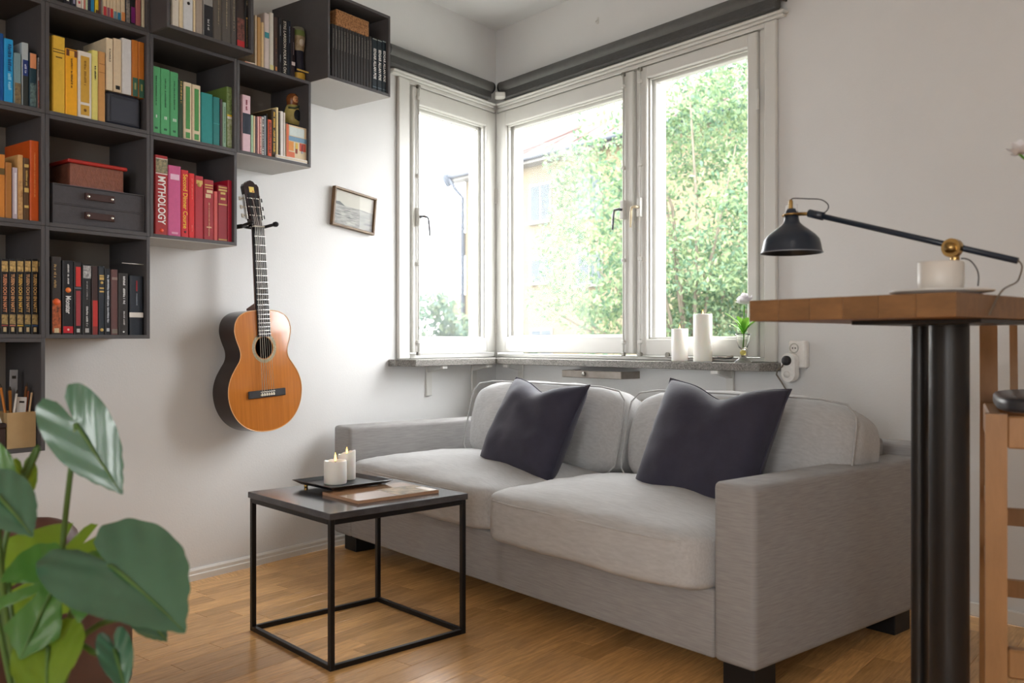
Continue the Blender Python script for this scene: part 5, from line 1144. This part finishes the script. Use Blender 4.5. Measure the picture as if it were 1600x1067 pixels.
def leafshape(par, A, Tp, nrm, wr, m, holes=(), cup=.18, droop=.12, seed=0, notch=.12, lobe=.62, stem=None):
    A=Vector(A); Tp=Vector(Tp); u=(Tp-A); L=u.length; u.normalize(); nrm=Vector(nrm); nrm=(nrm-u*nrm.dot(u)).normalized(); v=nrm.cross(u)
    N=144; R=8; vs=[A.copy()]; fs=[]
    keys=[(0,1.0),(7,.90),(18,.80),(34,.71),(55,.65),(80,.61),(105,.60),(128,.60),(150,.54),(166,.38),(176,notch),(180,notch*.7)]
    def rad(th):
        d=abs(math.degrees(th)); d=min(d,360-d)
        for (a,ra),(b,rb) in zip(keys,keys[1:]):
            if a<=d<=b: t=(d-a)/(b-a); t=t*t*(3-2*t); q=ra+(rb-ra)*t; break
        for hc_,hw_,hd in holes:
            sgn = math.degrees(th)
            dd=abs(sgn-hc_)
            if dd<hw_: q*=1-hd*(1-(dd/hw_)**2)
        return q
    for k in range(N):
        th=-math.pi+2*math.pi*k/N; r0=rad(th)*L
        for j in range(1,R+1):
            r_=r0*j/R; x=r_*math.cos(th); y=r_*math.sin(th)*wr*2*.82
            h=cup*abs(y)*(1-abs(y)/(L*1.6))-droop*max(0,x)**2/L + .006*noise.noise(Vector((x*10,y*10,seed)))+.0012*math.cos(abs(y)/L*26+x/L*14)
            vs.append(A+u*x+v*y+nrm*h)
    for k in range(N):
        k2=(k+1)%N
        if k2==0: continue
        fs.append((0,1+k*R,1+k2*R))
        for j in range(R-1): fs.append((1+k*R+j,1+k*R+j+1,1+k2*R+j+1,1+k2*R+j))
    off_=pb; o=G().add([q-off_ for q in vs],fs,True).build('leaf',m,par)
    mid=[A+u*(L*.97*t)+nrm*(-droop*(L*.97*t)**2/L+.0012) for t in (0,.2,.4,.6,.8,1)]
    G().tube([q-off_ for q in mid],[.0032,.0028,.0024,.0019,.0013,.0006],6).build('midrib',M_STEM,o)
    if stem:
        G().tube(smooth([Vector(q)-off_ for q in stem]+[A-off_]),.0042,8).build('stalk',M_STEM,o)
    return o
tocam=Vector((-FW.x,-FW.y,0)); upv=Vector((0,0,1)); rtv=Vector((RT.x,RT.y,0))
soil=Vector((pb.x,pb.y,.225))
def st_(px,py,D=PD): return [soil, AT(px,py,D)]
leafshape(pl_,AT(119,662,1.32),AT(188,771,1.30),tocam*1+rtv*.25+upv*.15,.38,M_L3,[],.10,.10,1,.10,stem=[soil,AT(90,960,1.33),AT(100,830,1.33)])
leafshape(pl_,AT(172,884,1.24),AT(288,972,1.16),tocam*.33+upv*1.0-rtv*.1,.54,M_L3,[],.24,.12,2,.10,stem=[soil,AT(90,1040,1.3),AT(120,940,1.27)])
leafshape(pl_,AT(62,902,1.42),AT(236,840,1.44),tocam*.9-upv*.35+rtv*.1,.45,M_L2,[(42,5,.5),(25,4,.35)],-.12,.06,3,.12,stem=[soil,AT(88,1000,1.38)])
leafshape(pl_,AT(92,905,1.25),AT(26,1022,1.17),tocam*.8+upv*.6+rtv*.1,.66,M_L1,[(34,8,.62),(-34,8,.62),(66,8,.6),(-64,8,.6),(96,6,.4)],.08,.16,4,.10,stem=[soil,AT(80,1000,1.3)])
leafshape(pl_,AT(76,1012,1.20),AT(70,1095,1.14),tocam*.75+upv*.6,.60,M_L2,[],.10,.10,5,.12,stem=[soil,AT(74,1060,1.24)])
leafshape(pl_,AT(180,1016,1.2),AT(196,1082,1.16),tocam*.9+rtv*.4+upv*.2,.34,M_L3,[],.55,.05,6,.10,stem=[soil,AT(110,1030,1.24),AT(150,1020,1.22)])
leafshape(pl_,AT(-6,772,1.22),AT(50,830,1.18),tocam*.4+upv*.9,.45,M_L3,[],.12,.12,7,.10,stem=[soil,AT(10,960,1.28)])
leafshape(pl_,AT(-20,720,1.3),AT(22,770,1.3),tocam*.9+upv*.3,.5,M_L1,[],.1,.1,8,.10,stem=[soil,AT(-10,930,1.3)])
leafshape(pl_,AT(36,738,1.36),AT(38,788,1.36),tocam+rtv*.3,.42,M_L2,[],.1,.08,9,.10,stem=[soil,AT(5,950,1.33),AT(14,820,1.35),AT(60,700,1.36)])
leafshape(pl_,AT(12,903,1.35),AT(40,890,1.35),tocam+upv*.2,.5,M_L2,[],.1,.05,10,.10,stem=[soil,AT(20,980,1.33)])
leafshape(pl_,AT(225,960,1.30),AT(262,1002,1.30),tocam*.6+upv*.6,.45,M_L3,[],.1,.1,11,.10,stem=[soil,AT(120,1010,1.3)])
leafshape(pl_,AT(205,850,1.40),AT(248,882,1.42),tocam*.5+upv*.8,.4,M_L1,[],.1,.1,12,.10,stem=[soil,AT(110,960,1.36)])
# ================================================================ unseen fill lamps added behind the camera to brighten the room
for i,(x,y) in enumerate(((.55,-.4),(-.7,-1.9))):
    t = thing('fill_lamp', ('unseen round fill lamp added above the dining end','unseen round fill lamp added at the kitchen end')[i], 'lamp', (x,y,CEIL), 0)
    G().lathe([(.0,-.001),(.20,-.001),(.20,-.03)],32,None,False).build('mount', M_WHITE, t)
    G().lathe([(.22,-.031),(.22,-.06),(.18,-.085),(.001,-.095)],32,None,False).build('shade', mat('fill_lamp_opal',(250,246,238),.5,emis=((255,244,232),1.0)), t)
    ld=bpy.data.lights.new('fill_lamp_light','AREA'); ld.shape='DISK'; ld.size=.40; ld.energy=FILL_W; ld.color=(1,.98,.96)
    lo=bpy.data.objects.new('fill_lamp_light',ld); COL.objects.link(lo); lo.parent=t; lo.location=(0,0,-.11)
# daylight portals (sampling aids that emit nothing)
def portal(loc,rot,sx,sy):
    d=bpy.data.lights.new('window_portal','AREA'); d.shape='RECTANGLE'; d.size=sx; d.size_y=sy; d.cycles.is_portal=True
    o=bpy.data.objects.new('window_portal',d); COL.objects.link(o); o.location=loc; o.rotation_euler=rot
R90=math.radians(90)
portal((C0.x+.9,C0.y+WT+.05,1.55),(-R90,0,0),1.9,1.5)
p=lw(-.37,-WT-.05,1.55); portal(p,(-R90,0,ROTL),.9,1.5)
portal((1.9+WT+.05,-2.05,1.5),(R90,0,R90),1.0,1.7)
portal((.55,yb-WT-.05,1.6),(R90,0,0),1.4,1.6)
bpy.context.view_layer.update()
